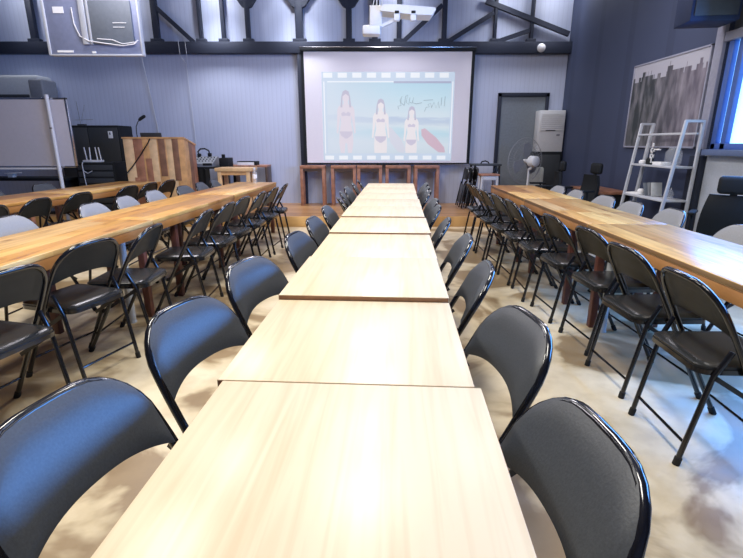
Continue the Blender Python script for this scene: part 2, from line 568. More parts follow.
def square_table(y0, y1, z, width, dx, label):
    c = cpt((y0 + y1) / 2, dx)
    t = thing('square_table', label, 'table', (c.x, c.y, 0), -ANG, 'pale square tables of the central row')
    hl, hw = (y1 - y0) / 2 - .0009, width / 2
    MB().box(-hw, hw, -hl, hl, z - .024, z, .0025).build('tabletop', M['laminate'], t)
    mb = MB()
    mb.box(-hw + .002, hw - .002, -hl - .0008, -hl + .003, z - .0225, z - .0025)
    mb.box(-hw + .002, hw - .002, hl - .003, hl + .0008, z - .0225, z - .0025)
    mb.box(-hw - .0008, -hw + .003, -hl + .002, hl - .002, z - .0225, z - .0025)
    mb.box(hw - .003, hw + .0008, -hl + .002, hl - .002, z - .0225, z - .0025)
    mb.build('edge_band', M['edge_band'], t)
    mb = MB()
    for sg in (-1, 1):
        mb.box(sg * (hw - .02) - .010, sg * (hw - .02) + .010, -hl + .02, hl - .02, z - .06, z - .024)
        mb.box(-hw + .02, hw - .02, sg * (hl - .02) - .010, sg * (hl - .02) + .010, z - .06, z - .024)
    mb.build('apron', M['black_steel'], t)
    for sx in (-1, 1):
        for sy in (-1, 1):
            x, y = sx * (hw - .02), sy * (hl - .016)
            l = MB().box(x - .011, x + .011, y - .011, y + .011, .010, z - .024, .002).build('leg', M['black_steel'], t)
            MB().lathe([(.013, 0), (.015, .004), (.015, .010)], 12, 0, (x, y, 0)).build('foot', M['rubber'], l)
    return t


ordinal = ['first', 'second', 'third', 'fourth', 'fifth', 'sixth', 'seventh', 'eighth', 'ninth', 'tenth', 'eleventh']
CT = [(.40, 1.029, .7408, .632, .010), (1.03, 1.652, .741, .632, -.005), (1.655, 2.28, .758, .634, -.006), (2.282, 2.905, .756, .630, 0.0),
      (2.91, 3.525, .766, .640, .003), (3.53, 4.12, .775, .628, 0.0), (4.122, 4.71, .772, .626, .004), (4.713, 5.33, .772, .620, -.002),
      (5.332, 5.95, .773, .620, 0), (5.953, 6.57, .772, .620, 0.002)]
for k, (a, b, z, wd, dx) in enumerate(CT):
    extra = {0: 'pale wooden square table nearest the camera in the central row',
             9: 'pale square table at the far end of the central row, before the stage'}
    lab = extra.get(k, 'pale wooden square table, %s from the camera in the central row' % ordinal[k])
    square_table(a, b, z, wd, dx, lab)


# ================================================================== LONG WOODEN TABLES
def long_table(label, group, c, rz, length, width, legs, legmat='red_leg', z=.742, grey_pole=None):
    t = thing('long_table', label, 'table', (c[0], c[1], 0), rz, group)
    hl, hw = length / 2 - .002, width / 2
    MB().box(-hw, hw, -hl, hl, z - .03, z, .004).build('tabletop', M['wood_top'], t)
    mb = MB()
    mb.box(-hw + .004, -hw + .03, -hl + .004, hl - .004, z - .095, z - .03, .003)
    mb.box(hw - .03, hw - .004, -hl + .004, hl - .004, z - .095, z - .03, .003)
    mb.box(-hw + .03, hw - .03, -hl + .004, -hl + .03, z - .095, z - .03)
    mb.box(-hw + .03, hw - .03, hl - .03, hl - .004, z - .095, z - .03)
    mb.build('apron', M['wood_apron'], t)
    for sd, y in legs:
        x = sd * (hw - .06)
        MB().box(x - .025, x + .025, y - .025, y + .025, 0, z - .03, .004).build('leg', M[legmat], t)
    if grey_pole:
        for x, y in grey_pole:
            l = MB().tube([(x, y, 0.01), (x, y, z - .03)], .026, 14).build('leg', M['grey_leg'], t)
            l['label'] = 'pale grey round steel leg'
            MB().lathe([(.03, 0), (.03, .01)], 14, 0, (x, y, 0)).build('foot', M['grey_leg'], l)
    return t


def row_pt(p0, rz, along, across=0.0):
    """a point along a row: rz turns local +Y into the row's direction"""
    d = Vector((-math.sin(rz), math.cos(rz), 0)); s = Vector((math.cos(rz), math.sin(rz), 0))
    return Vector((p0[0], p0[1], 0)) + d * along + s * across


GR, GL, GL2 = 'reclaimed-wood tables of the right row', 'reclaimed-wood tables of the left row', 'reclaimed-wood tables of the far left row'
# right row
def table_row(p0, rz, width, group, legmat, specs):
    for a, b, lab, legs, pole in specs:
        mid = (a + b) / 2
        c = row_pt(p0, rz, mid - p0[1])
        long_table(lab, group, c, rz, b - a, width, [(sd, y - mid) for sd, y in legs], legmat, .742, [(x, y - mid) for x, y in pole])


RA, LA, QA = R(-1.5), R(-3.8), R(-6.5)
table_row((1.853, 3.38), RA, .575, GR, 'red_leg', (
    (1.15, 3.375, 'long reclaimed-wood table nearest the camera in the right row', [(-1, 1.28), (1, 1.28), (-1, 3.235), (1, 3.25)], [(-.19, 3.14)]),
    (3.38, 4.98, 'long reclaimed-wood table in the middle of the right row', [(-1, 3.75), (1, 3.5), (-1, 4.72), (1, 4.56)], []),
    (4.985, 6.60, 'long reclaimed-wood table at the stage end of the right row', [(-1, 5.21), (1, 5.12), (-1, 6.19), (1, 6.3)], [])))
table_row((-1.96, 3.58), LA, .60, GL, 'red_leg', (
    (1.15, 3.575, 'long reclaimed-wood table nearest the camera in the left row', [(1, 1.28), (-1, 1.28), (1, 3.47), (-1, 3.10)], [(.17, 3.34)]),
    (3.58, 5.37, 'long reclaimed-wood table in the middle of the left row', [(1, 4.0), (-1, 3.8), (1, 4.98), (-1, 5.06)], []),
    (5.375, 7.18, 'long reclaimed-wood table with a water bottle on its far end', [(1, 5.5), (-1, 5.66), (1, 7.06), (-1, 6.7)], [])))
table_row((-3.72, 5.52), QA, .66, GL2, 'brown_wood', (
    (3.75, 5.52, 'long wooden table nearer the camera in the far left row', [(1, 4.31), (-1, 4.0), (1, 4.88), (-1, 5.2)], []),
    (5.525, 7.30, 'long wooden table of the far left row, reaching the lectern', [(1, 5.6), (-1, 5.9), (1, 6.72), (-1, 7.1)], [])))


# ================================================================== FOLDING CHAIRS
BACKX, BENDX = -.235, -.050


def tube_x(z):
    t = (z - .44) / (.80 - .44)
    return BENDX + (BACKX - BENDX) * t


def make_chair(pad, seat0=-.222, seat1=.16, name='folding_chair'):
    t = thing(name, None, 'chair')
    hw = .212
    # inverted U of the back
    pts = []
    for s in (1, -1):
        seq = [(.44, hw), (.55, hw), (.60, hw - .001), (.655, hw - .004)]
        for k in range(1, 8):
            a = PI / 2 * k / 7
            seq.append((.655 + .14 * math.sin(a), hw - .004 - .14 * (1 - math.cos(a))))
        seq.append((.797, .03))
        pl = [(tube_x(z) - .016 * (1 - (y / hw) ** 2), s * y, z) for z, y in seq]
        pts += pl if s == 1 else list(reversed(pl))
    MB().tube(pts, .0125, 10).build('back_frame', M['gloss_black'], t)
    # padded back: front vinyl, rear pressed panel
    mb = MB()
    NU, NV = 22, 8

    def top(u):
        a = max(0.0, (abs(u) - .32) / .68)
        return .806 - .145 * (1 - math.sqrt(max(0, 1 - a * a * .96)))

    def bot(u):
        return .622 - .040 * abs(u) ** 2.5
    grid = {}
    for side in (0, 1):
        for i in range(NU + 1):
            u = -1 + 2 * i / NU
            for j in range(NV + 1):
                v = j / NV
                z = bot(u) + (top(u) - bot(u)) * v
                edge = min(1, 4 * v, 4 * (1 - v), 5 * (1 - abs(u)))
                x = tube_x(z) - .018 * (1 - u * u) + .006
                off = (.007 + .013 * math.sqrt(max(0, edge))) if side == 0 else -(.007 - .004 * (1 if edge >= 1 else 0))
                grid[side, i, j] = mb.bm.verts.new((x + off, u * .207, z))
    for side in (0, 1):
        for i in range(NU):
            for j in range(NV):
                q = [grid[side, i, j], grid[side, i + 1, j], grid[side, i + 1, j + 1], grid[side, i, j + 1]]
                f = mb.bm.faces.new(q); f.material_index = side
    rim = [(i, 0) for i in range(NU)] + [(NU, j) for j in range(NV)] + [(i, NV) for i in range(NU, 0, -1)] + [(0, j) for j in range(NV, 0, -1)]
    for k in range(len(rim)):
        a, b = rim[k], rim[(k + 1) % len(rim)]
        f = mb.bm.faces.new((grid[(0,) + a], grid[(0,) + b], grid[(1,) + b], grid[(1,) + a])); f.material_index = 2
    mb.build('backrest', [M[pad], M['pan_back'], M['gloss_black']], t)
    # seat: rounded trapezoid cushion in a steel pan
    def outline(grow):
        o = []
        for cx, cy, a0 in ((seat1 - .05, .14, 0), (seat0 + .05, .135, 90), (seat0 + .05, -.135, 180), (seat1 - .05, -.14, 270)):
            for k in range(6):
                a = R(a0 + 18 * k)
                o.append((cx + (.05 + grow) * math.cos(a), cy + (.05 + grow) * math.sin(a)))
        return o
    mb = MB()
    levels = [(0, .445), (0, .458), (-.012, .466), (-.04, .470)]
    rings = [[mb.bm.verts.new((x, y, z)) for x, y in outline(g)] for g, z in levels]
    for A, B in zip(rings, rings[1:]):
        for k in range(len(A)):
            mb.bm.faces.new((A[k], A[(k + 1) % len(A)], B[(k + 1) % len(A)], B[k]))
    mb.bm.faces.new(rings[-1]); mb.bm.faces.new(list(reversed(rings[0])))
    seat = mb.build('seat', M['seat_vinyl'], t)
    mb = MB()
    mb.prism(outline(.004), .424, .446, 0, 'XY')
    mb.build('seat_pan', M['gloss_black'], seat)
    # legs
    for s in (1, -1):
        l = MB().tube([(BENDX, s * hw, .44), (tube_x(.02), s * hw, .02)], .0125, 10).build('leg', M['gloss_black'], t)
        MB().tube([(tube_x(.035), s * hw, .035), (tube_x(.004), s * hw, .004), (tube_x(0), s * hw, 0)], .016, 10).build('foot_cap', M['rubber'], l)
        rx = -.238 if seat0 < -.1 else -.11
        l = MB().tube([(rx + .123, s * .197, .53), (rx + .073, s * .193, .42), (rx + .003, s * .190, .02)] if seat0 < -.1 else [(-.06, s * .198, .42), (-.107, s * .196, .02)], .0115, 10).build('leg', M['gloss_black'], t)
        MB().tube([(rx + .006, s * .190, .035), (rx + .0005, s * .190, .004), (rx, s * .190, 0)], .015, 10).build('foot_cap', M['rubber'], l)
    MB().tube([(tube_x(.13), -hw, .13), (tube_x(.13), hw, .13)], .007, 8).build('stretcher', M['gloss_black'], t)
    MB().tube([(rx + .018, -.19, .105), (rx + .018, .19, .105)], .007, 8).build('stretcher', M['gloss_black'], t)
    for s in (1, -1):
        MB().beam((-.16, s * .203, .415), (.07, s * .203, .27), .006, .02).build('hinge_plate', M['black_steel'], t)
    t.scale = (1, 1, .982)
    return t


chair_src = make_chair('vinyl')
tucked_src = make_chair('vinyl', -.01, .25)
grey_src = make_chair('cushion_grey')
sources = {'vinyl': chair_src, 'tucked': tucked_src, 'cushion_grey': grey_src}
used = {k: False for k in sources}


def place_chair(top_xy, rz, label, group, kind='vinyl'):
    """top_xy: floor point below the middle of the back's top edge; rz: the way the chair faces"""
    src = sources[kind]
    o = copy_tree(src) if used[kind] else src
    used[kind] = True
    f = Vector((math.cos(rz), math.sin(rz), 0))
    p = Vector((top_xy[0], top_xy[1], 0)) + f * .24
    o.location = p
    o.rotation_euler = (0, 0, rz)
    o['label'] = label
    o['group'] = group
    return o


# left of the central tables, facing right: (y, offset from the axis, extra turn)
G = 'folding chairs left of the central tables'
for k, (y, off, tw) in enumerate(((.83, -.60, -10), (1.44, -.60, -16), (2.05, -.575, -16), (2.72, -.50, -8), (3.33, -.505, -4), (3.95, -.50, -2),
                                  (4.60, -.47, 14), (5.20, -.52, 6), (5.75, -.52, -4), (6.35, -.50, 4), (6.85, -.47, 8))):
    p = cpt(y, off)
    lab = 'black padded folding chair, %s from the camera left of the pale central tables' % ordinal[k]
    if k == 0: lab = 'black padded folding chair cut by the bottom left corner of the photo'
    if k == 10: lab = 'farthest black folding chair left of the pale central tables, near the stage'
    place_chair(p[:2], -ANG + R(tw), lab, G, 'tucked')
# right of the central tables, facing left
G = 'folding chairs right of the central tables'
for k, (y, off, tw) in enumerate(((.80, .51, 8), (1.40, .53, 12), (2.03, .52, -4), (2.70, .525, -2), (3.33, .47, -4), (4.05, .46, 0),
                                  (4.55, .47, 4), (5.35, .46, 0), (5.85, .47, 2), (6.40, .48, 4))):
    p = cpt(y, off)
    lab = 'black padded folding chair, %s from the camera right of the pale central tables' % ordinal[k]
    if k == 0: lab = 'black padded folding chair cut by the bottom edge, right of the nearest table'
    if k == 9: lab = 'farthest black folding chair right of the pale central tables, near the stage'
    place_chair(p[:2], PI - ANG + R(tw), lab, G, 'tucked')
# right row, aisle side, facing right
G = 'folding chairs on the aisle side of the right wooden tables'
for k, (y, x, tw) in enumerate(((1.88, 1.29, -2), (2.42, 1.32, 2), (2.94, 1.36, 3), (3.50, 1.335, 2), (4.00, 1.30, -3), (4.48, 1.30, 0),
                                (4.96, 1.29, 2), (5.46, 1.28, 0), (5.95, 1.29, -3), (6.42, 1.31, 0))):
    lab = 'black folding chair, %s from the camera on the aisle side of the right tables' % ordinal[k]
    if k == 9: lab = 'black folding chair nearest the stage on the aisle side of the right tables'
    place_chair((x, y), R(tw), lab, G)
# right row, wall side, facing left
G = 'folding chairs on the wall side of the right wooden tables'
for k, (y, x, tw) in enumerate(((2.98, 2.42, 4), (3.80, 2.46, -4), (4.30, 2.40, 0), (4.82, 2.40, 4), (5.42, 2.36, 0), (5.95, 2.36, 3))):
    lab = 'grey-backed folding chair, %s from the camera on the wall side of the right tables' % ordinal[k]
    place_chair((x, y), PI + R(tw), lab, G, 'cushion_grey')
# left row, aisle side, facing left
G = 'folding chairs on the aisle side of the left wooden tables'
for k, (y, x, tw) in enumerate(((1.93, -1.54, -10), (2.54, -1.53, -14), (3.04, -1.42, 6), (3.76, -1.31, 6), (4.24, -1.27, 0), (4.72, -1.26, -3),
                                (5.24, -1.20, 3), (5.76, -1.16, 0), (6.32, -1.13, 5))):
    lab = 'black folding chair, %s from the camera on the aisle side of the left tables' % ordinal[k]
    if k == 8: lab = 'black folding chair nearest the stage on the aisle side of the left tables'
    place_chair((x, y), PI + LA + R(tw), lab, G)
# left row, far side, facing right
G = 'folding chairs between the left and far left wooden tables'
for k, (y, x, tw) in enumerate(((3.40, -2.66, 0), (4.18, -2.50, 0), (4.76, -2.50, 4), (5.36, -2.48, 0), (5.95, -2.36, -3), (6.46, -2.33, 3), (6.94, -2.30, 6))):
    lab = 'grey-backed folding chair, %s from the camera on the far side of the left tables' % ordinal[k]
    place_chair((x, y), LA + R(tw), lab, G, 'cushion_grey' if k < 4 else 'vinyl')
# far left row, near side, facing left
G = 'folding chairs along the near side of the far left tables'
for k, (y, x, tw) in enumerate(((4.02, -3.24, 0), (4.60, -3.22, 4), (5.16, -3.14, 0), (5.98, -3.02, -2), (6.48, -2.98, 2), (6.97, -2.93, 0))):
    lab = 'black folding chair, %s from the camera on the near side of the far left tables' % ordinal[k]
    place_chair((x, y), PI + QA + R(tw), lab, G)
G = 'folding chairs behind the far left tables'
for k, (y, x, tw) in enumerate(((6.30, -4.36, 0), (5.55, -4.50, 4))):
    lab = ('dark folding chair behind the far left table, right of the other, under the whiteboard', 'dark folding chair behind the far left table at the left photo edge')[k]
    place_chair((x, y), QA + R(tw), lab, G)

# ================================================================== STAGE: SCREEN AND PROJECTION
SX0, SX1, SZ0, SZ1 = -1.21, 1.79, .945, 2.865
scr = thing('projection_screen', 'large white projection screen hung above the stage, showing a beach picture', 'projection screen', (0, 9.14, 0))
MB().box(SX0, SX1, -.002, .002, SZ0, SZ1).build('screen_fabric', M['screen'], scr)
MB().box(SX0 - .05, SX0, -.006, .006, SZ0, SZ1).build('border', M['black'], scr)
MB().box(SX1, SX1 + .055, -.006, .006, SZ0, SZ1).build('border', M['black'], scr)
mb = MB()
mb.box(SX0 - .06, SX1 + .065, -.05, .04, SZ1, SZ1 + .07, .008)
mb.box(SX0 - .06, SX1 + .065, -.052, -.045, SZ1 + .058, SZ1 + .072, .002, 1)
hs = mb.build('housing', [M['black'], M['chrome']], scr)
MB().tube([(SX0 - .05, 0, SZ0 - .01), (SX1 + .055, 0, SZ0 - .01)], .012, 10).build('weight_bar', M['black'], scr)
mb = MB()
mb.box(.10, .52, -.03, .0, SZ0 - .035, SZ0 - .015, .006)
mb.build('pull_handle', M['black'], scr)
# projected picture: thin layers of light on the fabric
IX0, IX1, IZ0, IZ1 = -.90, 1.50, .985, 2.53


def picture_material():
    m, nt, b = new_mat('projected_beach')
    L = nt.links
    tc = nt.nodes.new('ShaderNodeTexCoord')
    sp = nt.nodes.new('ShaderNodeSeparateXYZ')
    L.new(tc.outputs['Object'], sp.inputs[0])
    n = nt.nodes.new('ShaderNodeTexNoise')
    n.inputs['Scale'].default_value = 5
    mp = nt.nodes.new('ShaderNodeMapping')
    mp.inputs['Scale'].default_value = (.5, 1, 3)
    L.new(tc.outputs['Object'], mp.inputs['Vector'])
    L.new(mp.outputs['Vector'], n.inputs['Vector'])
    zz = math_node(nt, 'ADD', sp.outputs['Z'], math_node(nt, 'MULTIPLY', math_node(nt, 'SUBTRACT', n.outputs['Fac'], .5), .16))
    zz = math_node(nt, 'ADD', zz, math_node(nt, 'MULTIPLY', sp.outputs['X'], .03))
    f = math_node(nt, 'DIVIDE', math_node(nt, 'SUBTRACT', zz, IZ0), IZ1 - IZ0)
    r = nt.nodes.new('ShaderNodeValToRGB')
    el = r.color_ramp.elements
    stops = ((0.0, (.62, .76, .86)), (.22, (.72, .84, .92)), (.34, (.50, .78, .90)), (.42, (.76, .88, .94)), (.455, (.55, .68, .84)), (.50, (.52, .66, .85)),
             (.52, (.74, .87, .95)), (.75, (.58, .83, .95)), (.95, (.45, .76, .93)))
    while len(el) < len(stops):
        el.new(.5)
    for k, (p, c) in enumerate(stops):
        el[k].position = p
        el[k].color = (*c, 1)
    L.new(f, r.inputs['Fac'])
    # the left of the picture is a pale haze of sunlit sand
    g = nt.nodes.new('ShaderNodeMapRange')
    g.inputs['From Min'].default_value, g.inputs['From Max'].default_value = -.7, .55
    g.inputs['To Min'].default_value, g.inputs['To Max'].default_value = .75, 0.0
    L.new(sp.outputs['X'], g.inputs['Value'])
    mx = nt.nodes.new('ShaderNodeMix')
    mx.data_type = 'RGBA'
    L.new(g.outputs['Result'], mx.inputs['Factor'])
    L.new(r.outputs['Color'], mx.inputs['A'])
    mx.inputs['B'].default_value = (.70, .80, .92, 1)
    b.inputs['Base Color'].default_value = (.2, .2, .2, 1)
    b.inputs['Roughness'].default_value = .9
    L.new(mx.outputs['Result'], b.inputs['Emission Color'])
    b.inputs['Emission Strength'].default_value = PIC
    return m


PIC = .46


def lit(name, c, s=1.0):
    m = emit(name, c, PIC * s)
    m.node_tree.nodes['Principled BSDF'].inputs['Base Color'].default_value = (.2, .2, .2, 1)
    return m


img = MB().box(IX0 + .09, IX1 - .06, -.0045, -.0025, IZ0 + .13, IZ1 - .16).build('projected_picture', picture_material(), scr)
MB().box(IX0, IX1, -.0035, -.0022, IZ0, IZ1).build('film_border', lit('film_border_blue', (.60, .74, .90)), scr)
HOLE = lit('film_holes_white', (.92, .96, 1.0), 1.08)
for zc, hh in ((IZ1 - .055, .042), (IZ0 + .055, .036)):
    for k in range(9):
        x0 = IX0 + .03 + k * .262
        MB().box(x0, min(x0 + .165, IX1 - .02), -.006, -.0036, zc - hh, zc + hh).build('film_hole', HOLE, scr)
MB().box(IX0 + .03, IX0 + .05, -.006, -.0036, IZ0 + .13, IZ1 - .16).build('edge_line', HOLE, scr)
MB().box(IX1 - .04, IX1 - .02, -.006, -.0036, IZ0 + .13, IZ1 - .16).build('edge_line', HOLE, scr)
MB().box(IX0 + .1, .40, -.006, -.0036, IZ1 - .175, IZ1 - .155).build('edge_line', HOLE, scr)
MB().box(.40, IX1 - .06, -.006, -.0046, IZ1 - .19, IZ1 - .155).build('dark_strip', lit('strip_lilac', (.48, .52, .74), .8), scr)
SKIN = lit('pale_skin', (.82, .74, .82), 1.0)
SKIN2 = lit('warm_skin', (.90, .84, .84), 1.05)
HAIR = lit('hair_lilac', (.60, .56, .74), .85)
SUIT = lit('swimwear_mauve', (.70, .64, .80), .9)
RED = lit('surfboard_red', (.80, .52, .62), .85)
PALE = lit('surfboard_pale', (.76, .78, .88), .95)
INK = lit('ink', (.34, .52, .62), .6)


def silhouette(cx, head_z, s, skin, face_only=False):
    def T(pts):
        return [(cx + a * s, head_z + b * s) for a, b in pts]
    fig = MB()
    half = [(.035, -.10), (.04, -.15), (.12, -.18), (.15, -.24), (.155, -.42), (.17, -.62), (.14, -.64), (.115, -.45), (.10, -.33), (.085, -.45), (.12, -.62), (.125, -.80)]
    bottom = max(IZ0 + .14, head_z - 1.25 * s)
    zb = (bottom - head_z) / s
    if zb < -.95:
        half += [(.10, zb), (.03, zb), (.015, -.80)]
    else:
        half += [(.12, zb), (.02, zb)]
    poly = half + [(-a, b) for a, b in reversed(half)]
    fig.prism(T(poly), -.0062, -.0046)
    o = fig.build('figure', skin, scr)
    h = MB()
    n = 14
    h.prism([(cx + .062 * s * math.cos(2 * PI * k / n), head_z - .03 * s + .085 * s * math.sin(2 * PI * k / n)) for k in range(n)], -.0068, -.0062)
    h.build('face', skin, o)
    h = MB()
    h.prism(T([(-.075, -.02), (-.05, .06), (0, .085), (.05, .06), (.075, -.02), (.095, -.2), (.06, -.2), (.055, -.02), (0, .02), (-.055, -.02), (-.06, -.2), (-.095, -.2)]), -.0074, -.0069)
    h.build('hair', HAIR, o)
    h = MB()
    h.prism(T([(-.085, -.30), (-.04, -.27), (0, -.30), (.04, -.27), (.085, -.30), (.07, -.345), (0, -.335), (-.07, -.345)]), -.0068, -.0062)
    h.build('swimwear', SUIT, o)
    h = MB()
    h.prism(T([(-.118, -.60), (.118, -.60), (.09, -.67), (.02, -.72), (-.02, -.72), (-.09, -.67)]), -.0068, -.0062)
    h.build('swimwear', SUIT, o)
    return o


mb = MB()
mb.prism([(.28, IZ0 + .58), (.36, IZ0 + .60), (.56, IZ0 + .38), (.64, IZ0 + .20), (.60, IZ0 + .14), (.50, IZ0 + .16), (.36, IZ0 + .32)], -.0056, -.0046)
mb.build('surfboard', PALE, scr)
mb = MB()
mb.prism([(.92, IZ0 + .56), (.99, IZ0 + .58), (1.2, IZ0 + .42), (1.36, IZ0 + .24), (1.38, IZ0 + .15), (1.26, IZ0 + .15), (1.05, IZ0 + .30), (.93, IZ0 + .45)], -.0056, -.0046)
mb.build('surfboard', RED, scr)
silhouette(-.47, 2.14, 1.05, SKIN)
silhouette(.17, 2.0, .96, SKIN2)
silhouette(.74, 1.88, .86, SKIN2)
# handwritten scrawl across the picture's sky
mb = MB()


def scrawl(pts, r=.0055):
    mb.tube([(a, -.007, b) for a, b in pts], r, 5)


scrawl([(.50, 1.90), (.48, 1.95), (.54, 1.96), (.52, 2.06), (.56, 2.13), (.53, 2.02), (.60, 1.96)])
scrawl([(.60, 1.97), (.62, 2.12), (.66, 2.14), (.63, 2.02), (.68, 1.98), (.70, 2.10)])
scrawl([(.70, 2.02), (.74, 2.0), (.77, 2.12), (.75, 2.01), (.82, 1.99), (.92, 2.01)])
scrawl([(.97, 1.86), (1.0, 1.93), (1.06, 1.94), (1.03, 1.98), (1.08, 2.0), (1.1, 1.92)])
scrawl([(1.1, 1.93), (1.14, 2.02), (1.18, 1.92), (1.22, 2.03), (1.24, 1.92)])
scrawl([(1.28, 2.10), (1.27, 1.96)])
scrawl([(1.34, 2.12), (1.33, 1.95)])
scrawl([(.95, 2.05), (1.12, 2.06)])
mb.build('handwriting', INK, scr)

# five open wooden frames standing in a line below the screen
FR = ((-1.33, -.86), (-.75, -.29), (-.27, .20), (.25, .74), (.78, 1.28))
FN = ('leftmost', 'second from the left', 'middle one', 'fourth from the left', 'rightmost')
fsrc = None
for k, (a, b) in enumerate(FR):
    lab = 'tall brown wooden open stand below the projection screen, %s of five' % FN[k]
    if fsrc is None:
        t = thing('wooden_stand', lab, 'stand', ((a + b) / 2, 9.07, STAGE_Z), 0, 'brown wooden stands below the screen')
        hw, h = .233, .735
        MB().box(-hw, hw, -.15, .10, h - .05, h, .004).build('top', M['brown_wood'], t)
        for sx in (-1, 1):
            for y in (-.12, .07):
                MB().box(sx * (hw - .03) - .03, sx * (hw - .03) + .03, y - .025, y + .025, 0, h - .05, .003).build('leg', M['brown_wood'], t)
        MB().box(-hw + .06, hw - .06, -.14, -.115, h - .10, h - .05).build('rail', M['dark_wood'], t)
        fsrc = t
    else:
        t = copy_tree(fsrc)
        t.location = ((a + b) / 2, 9.07, STAGE_Z)
        t['label'] = lab

# projector hung from the ceiling
pj = thing('projector', 'white projector on a ceiling bracket in front of the screen', 'projector', (0, 5.5, 2.4))
MB().box(.04, .08, -.02, .02, .28, 1.75, .003).build('pole', M['black_steel'], pj)
mb = MB()
mb.tube([(.055, -.03, .2), (.055, -.03, .8), (.06, -.03, 1.75)], .006, 6)
mb.tube([(.10, -.02, .22), (.13, -.02, .5), (.20, -.02, 1.0), (.22, -.02, 1.75)], .005, 6)
mb.tube([(-.01, -.02, .16), (.01, -.02, .26), (.05, -.02, .4)], .005, 6)
mb.build('cable', M['white_metal'], pj)
MB().box(-.02, .11, -.06, .06, .07, .27, .01).build('bracket_box', M['white'], pj)
MB().box(-.095, .095, -.08, .08, -.005, .085, .02).build('bracket_foot', M['white'], pj)
MB().beam((.09, 0, .08), (.30, 0, .17), .04, .03).build('arm', M['white'], pj)
mb = MB()
mb.prism([(.09, .21), (.12, .265), (.28, .262), (.65, .235), (.66, .215), (.62, .165), (.42, .17), (.10, .205)], -.12, .12)
body = mb.build('body', M['white'], pj)
mb = MB()
for x in (.26, .43):
    mb.box(x - .022, x + .022, -.125, -.08, .18, .205, .003)
mb.build('vent', M['black'], body)
for x in (.26, .43):
    MB().box(x - .03, x + .03, -.115, -.06, .115, .185, .006).build('foot', M['white'], pj)

# ================================================================== STAGE LEFT
# lectern of mixed boards
lx0, lx1, ly0, ly1 = -3.96, -2.99, 7.80, 8.28
lec = thing('lectern', 'wide wooden lectern clad in mixed pale and brown boards on the stage', 'lectern', ((lx0 + lx1) / 2, (ly0 + ly1) / 2, STAGE_Z))
hw, hd, zf, zb = (lx1 - lx0) / 2, .24, 1.205, 1.10
mb = MB()
edges = [0, .16, .31, .42, .55, .70, .84, 1.0]
mi = [0, 2, 1, 0, 1, 0, 1]
for k in range(7):
    a, b = -hw + 2 * hw * edges[k], -hw + 2 * hw * edges[k + 1] - .002
    mb.box(a, b, -hd, -hd + .025, 0, zf - .002, .002, mi[k])
for (fa, fb, z0, z1, m_) in ((.57, .68, .62, zf - .003, 3), (.80, .90, .55, zf - .003, 3), (.34, .44, .45, .9, 2), (.12, .2, .1, .6, 2)):
    mb.box(-hw + 2 * hw * fa, -hw + 2 * hw * fb, -hd - .004, -hd + .001, z0, z1, .001, m_)
mb.build('front_panel', [M['plank_pale'], M['plank_orange'], M['plank_red'], M['plank_brown']], lec)
for s in (-1, 1):
    mb = MB()
    n = 3
    for k in range(n):
        y0, y1 = -hd + .026 + k * (2 * hd - .026) / n, -hd + .026 + (k + 1) * (2 * hd - .026) / n - .002
        z0 = zf - .004 - (zf - zb) * (y0 + hd) / (2 * hd); z1 = zf - .004 - (zf - zb) * (y1 + hd) / (2 * hd)
        mb.prism([(y0, 0), (y1, 0), (y1, z1), (y0, z0)], s * hw, s * (hw - .025), k, 'YZ')
    mb.build('side_panel', [M['plank_orange'], M['plank_brown'], M['plank_red']], lec)
mb = MB()
mb.prism([(-hd - .012, zf), (hd + .012, zb - .003), (hd + .012, zb + .022), (-hd - .012, zf + .025)], -hw - .012, hw + .012, 0, 'YZ')
mb.build('top', M['plank_orange'], lec)
lap = thing('laptop', 'dark laptop open on the wooden lectern', 'laptop', (-3.55, 7.97, STAGE_Z + 1.205 - .02))
MB().box(-.17, .17, -.02, .19, .0, .016, .004).build('keyboard_base', M['charcoal'], lap, rot=(R(-12), 0, 0))
MB().box(-.17, .17, -.045, -.033, 0.01, .125, .004).build('lid', M['charcoal'], lap, rot=(R(14), 0, 0))
mic = thing('gooseneck_microphone', 'black gooseneck microphone standing on the lectern', 'microphone', (-3.78, 7.93, STAGE_Z + 1.188))
MB().lathe([(.05, -.012), (.05, .018), (.02, .025)], 16).build('base', M['black'], mic)
MB().tube([(0, 0, .02), (-.005, 0, .10), (.0, 0, .20), (.04, 0, .28), (.09, 0, .32)], .007, 8).build('gooseneck', M['black'], mic)
MB().tube([(.06, 0, .30), (.09, 0, .325), (.15, 0, .36), (.165, 0, .37)], [.02, .026, .026, .016], 12).build('capsule', M['black'], mic)
cab = MB().tube([(-3.52, 7.795, 1.375), (-3.56, 7.782, 1.30), (-3.70, 7.782, 1.12), (-3.86, 7.782, .93), (-3.99, 7.77, .80), (-4.02, 7.76, .40), (-4.02, 7.7, .175)], .008, 6).build('cable', M['black'])
tag(cab, 'dark cable hanging diagonally down the lectern front', 'cable')

# white wire dropping down the back wall to the lectern
wire = MB().tube([(-4.13, 9.20, 2.84), (-4.10, 9.28, 2.3), (-4.03, 9.30, 1.6), (-4.02, 9.30, .9), (-4.02, 9.30, .175)], .009, 6).build('wire', M['white_metal'])
tag(wire, 'thin white wire hanging straight down the back wall behind the lectern', 'wire')
wire = MB().tube([(-3.42, 9.15, 3.05), (-3.41, 9.15, 2.80), (-3.36, 9.27, 2.68), (-3.34, 9.30, 1.6), (-3.33, 9.30, .92)], .0045, 6).tube(
    [(-3.30, 9.15, 3.05), (-3.29, 9.15, 2.8), (-3.35, 9.27, 2.66)], .0045, 6).build('wire', M['white_metal'])
tag(wire, 'looped pale wire hanging from the truss over the equipment table', 'wire')

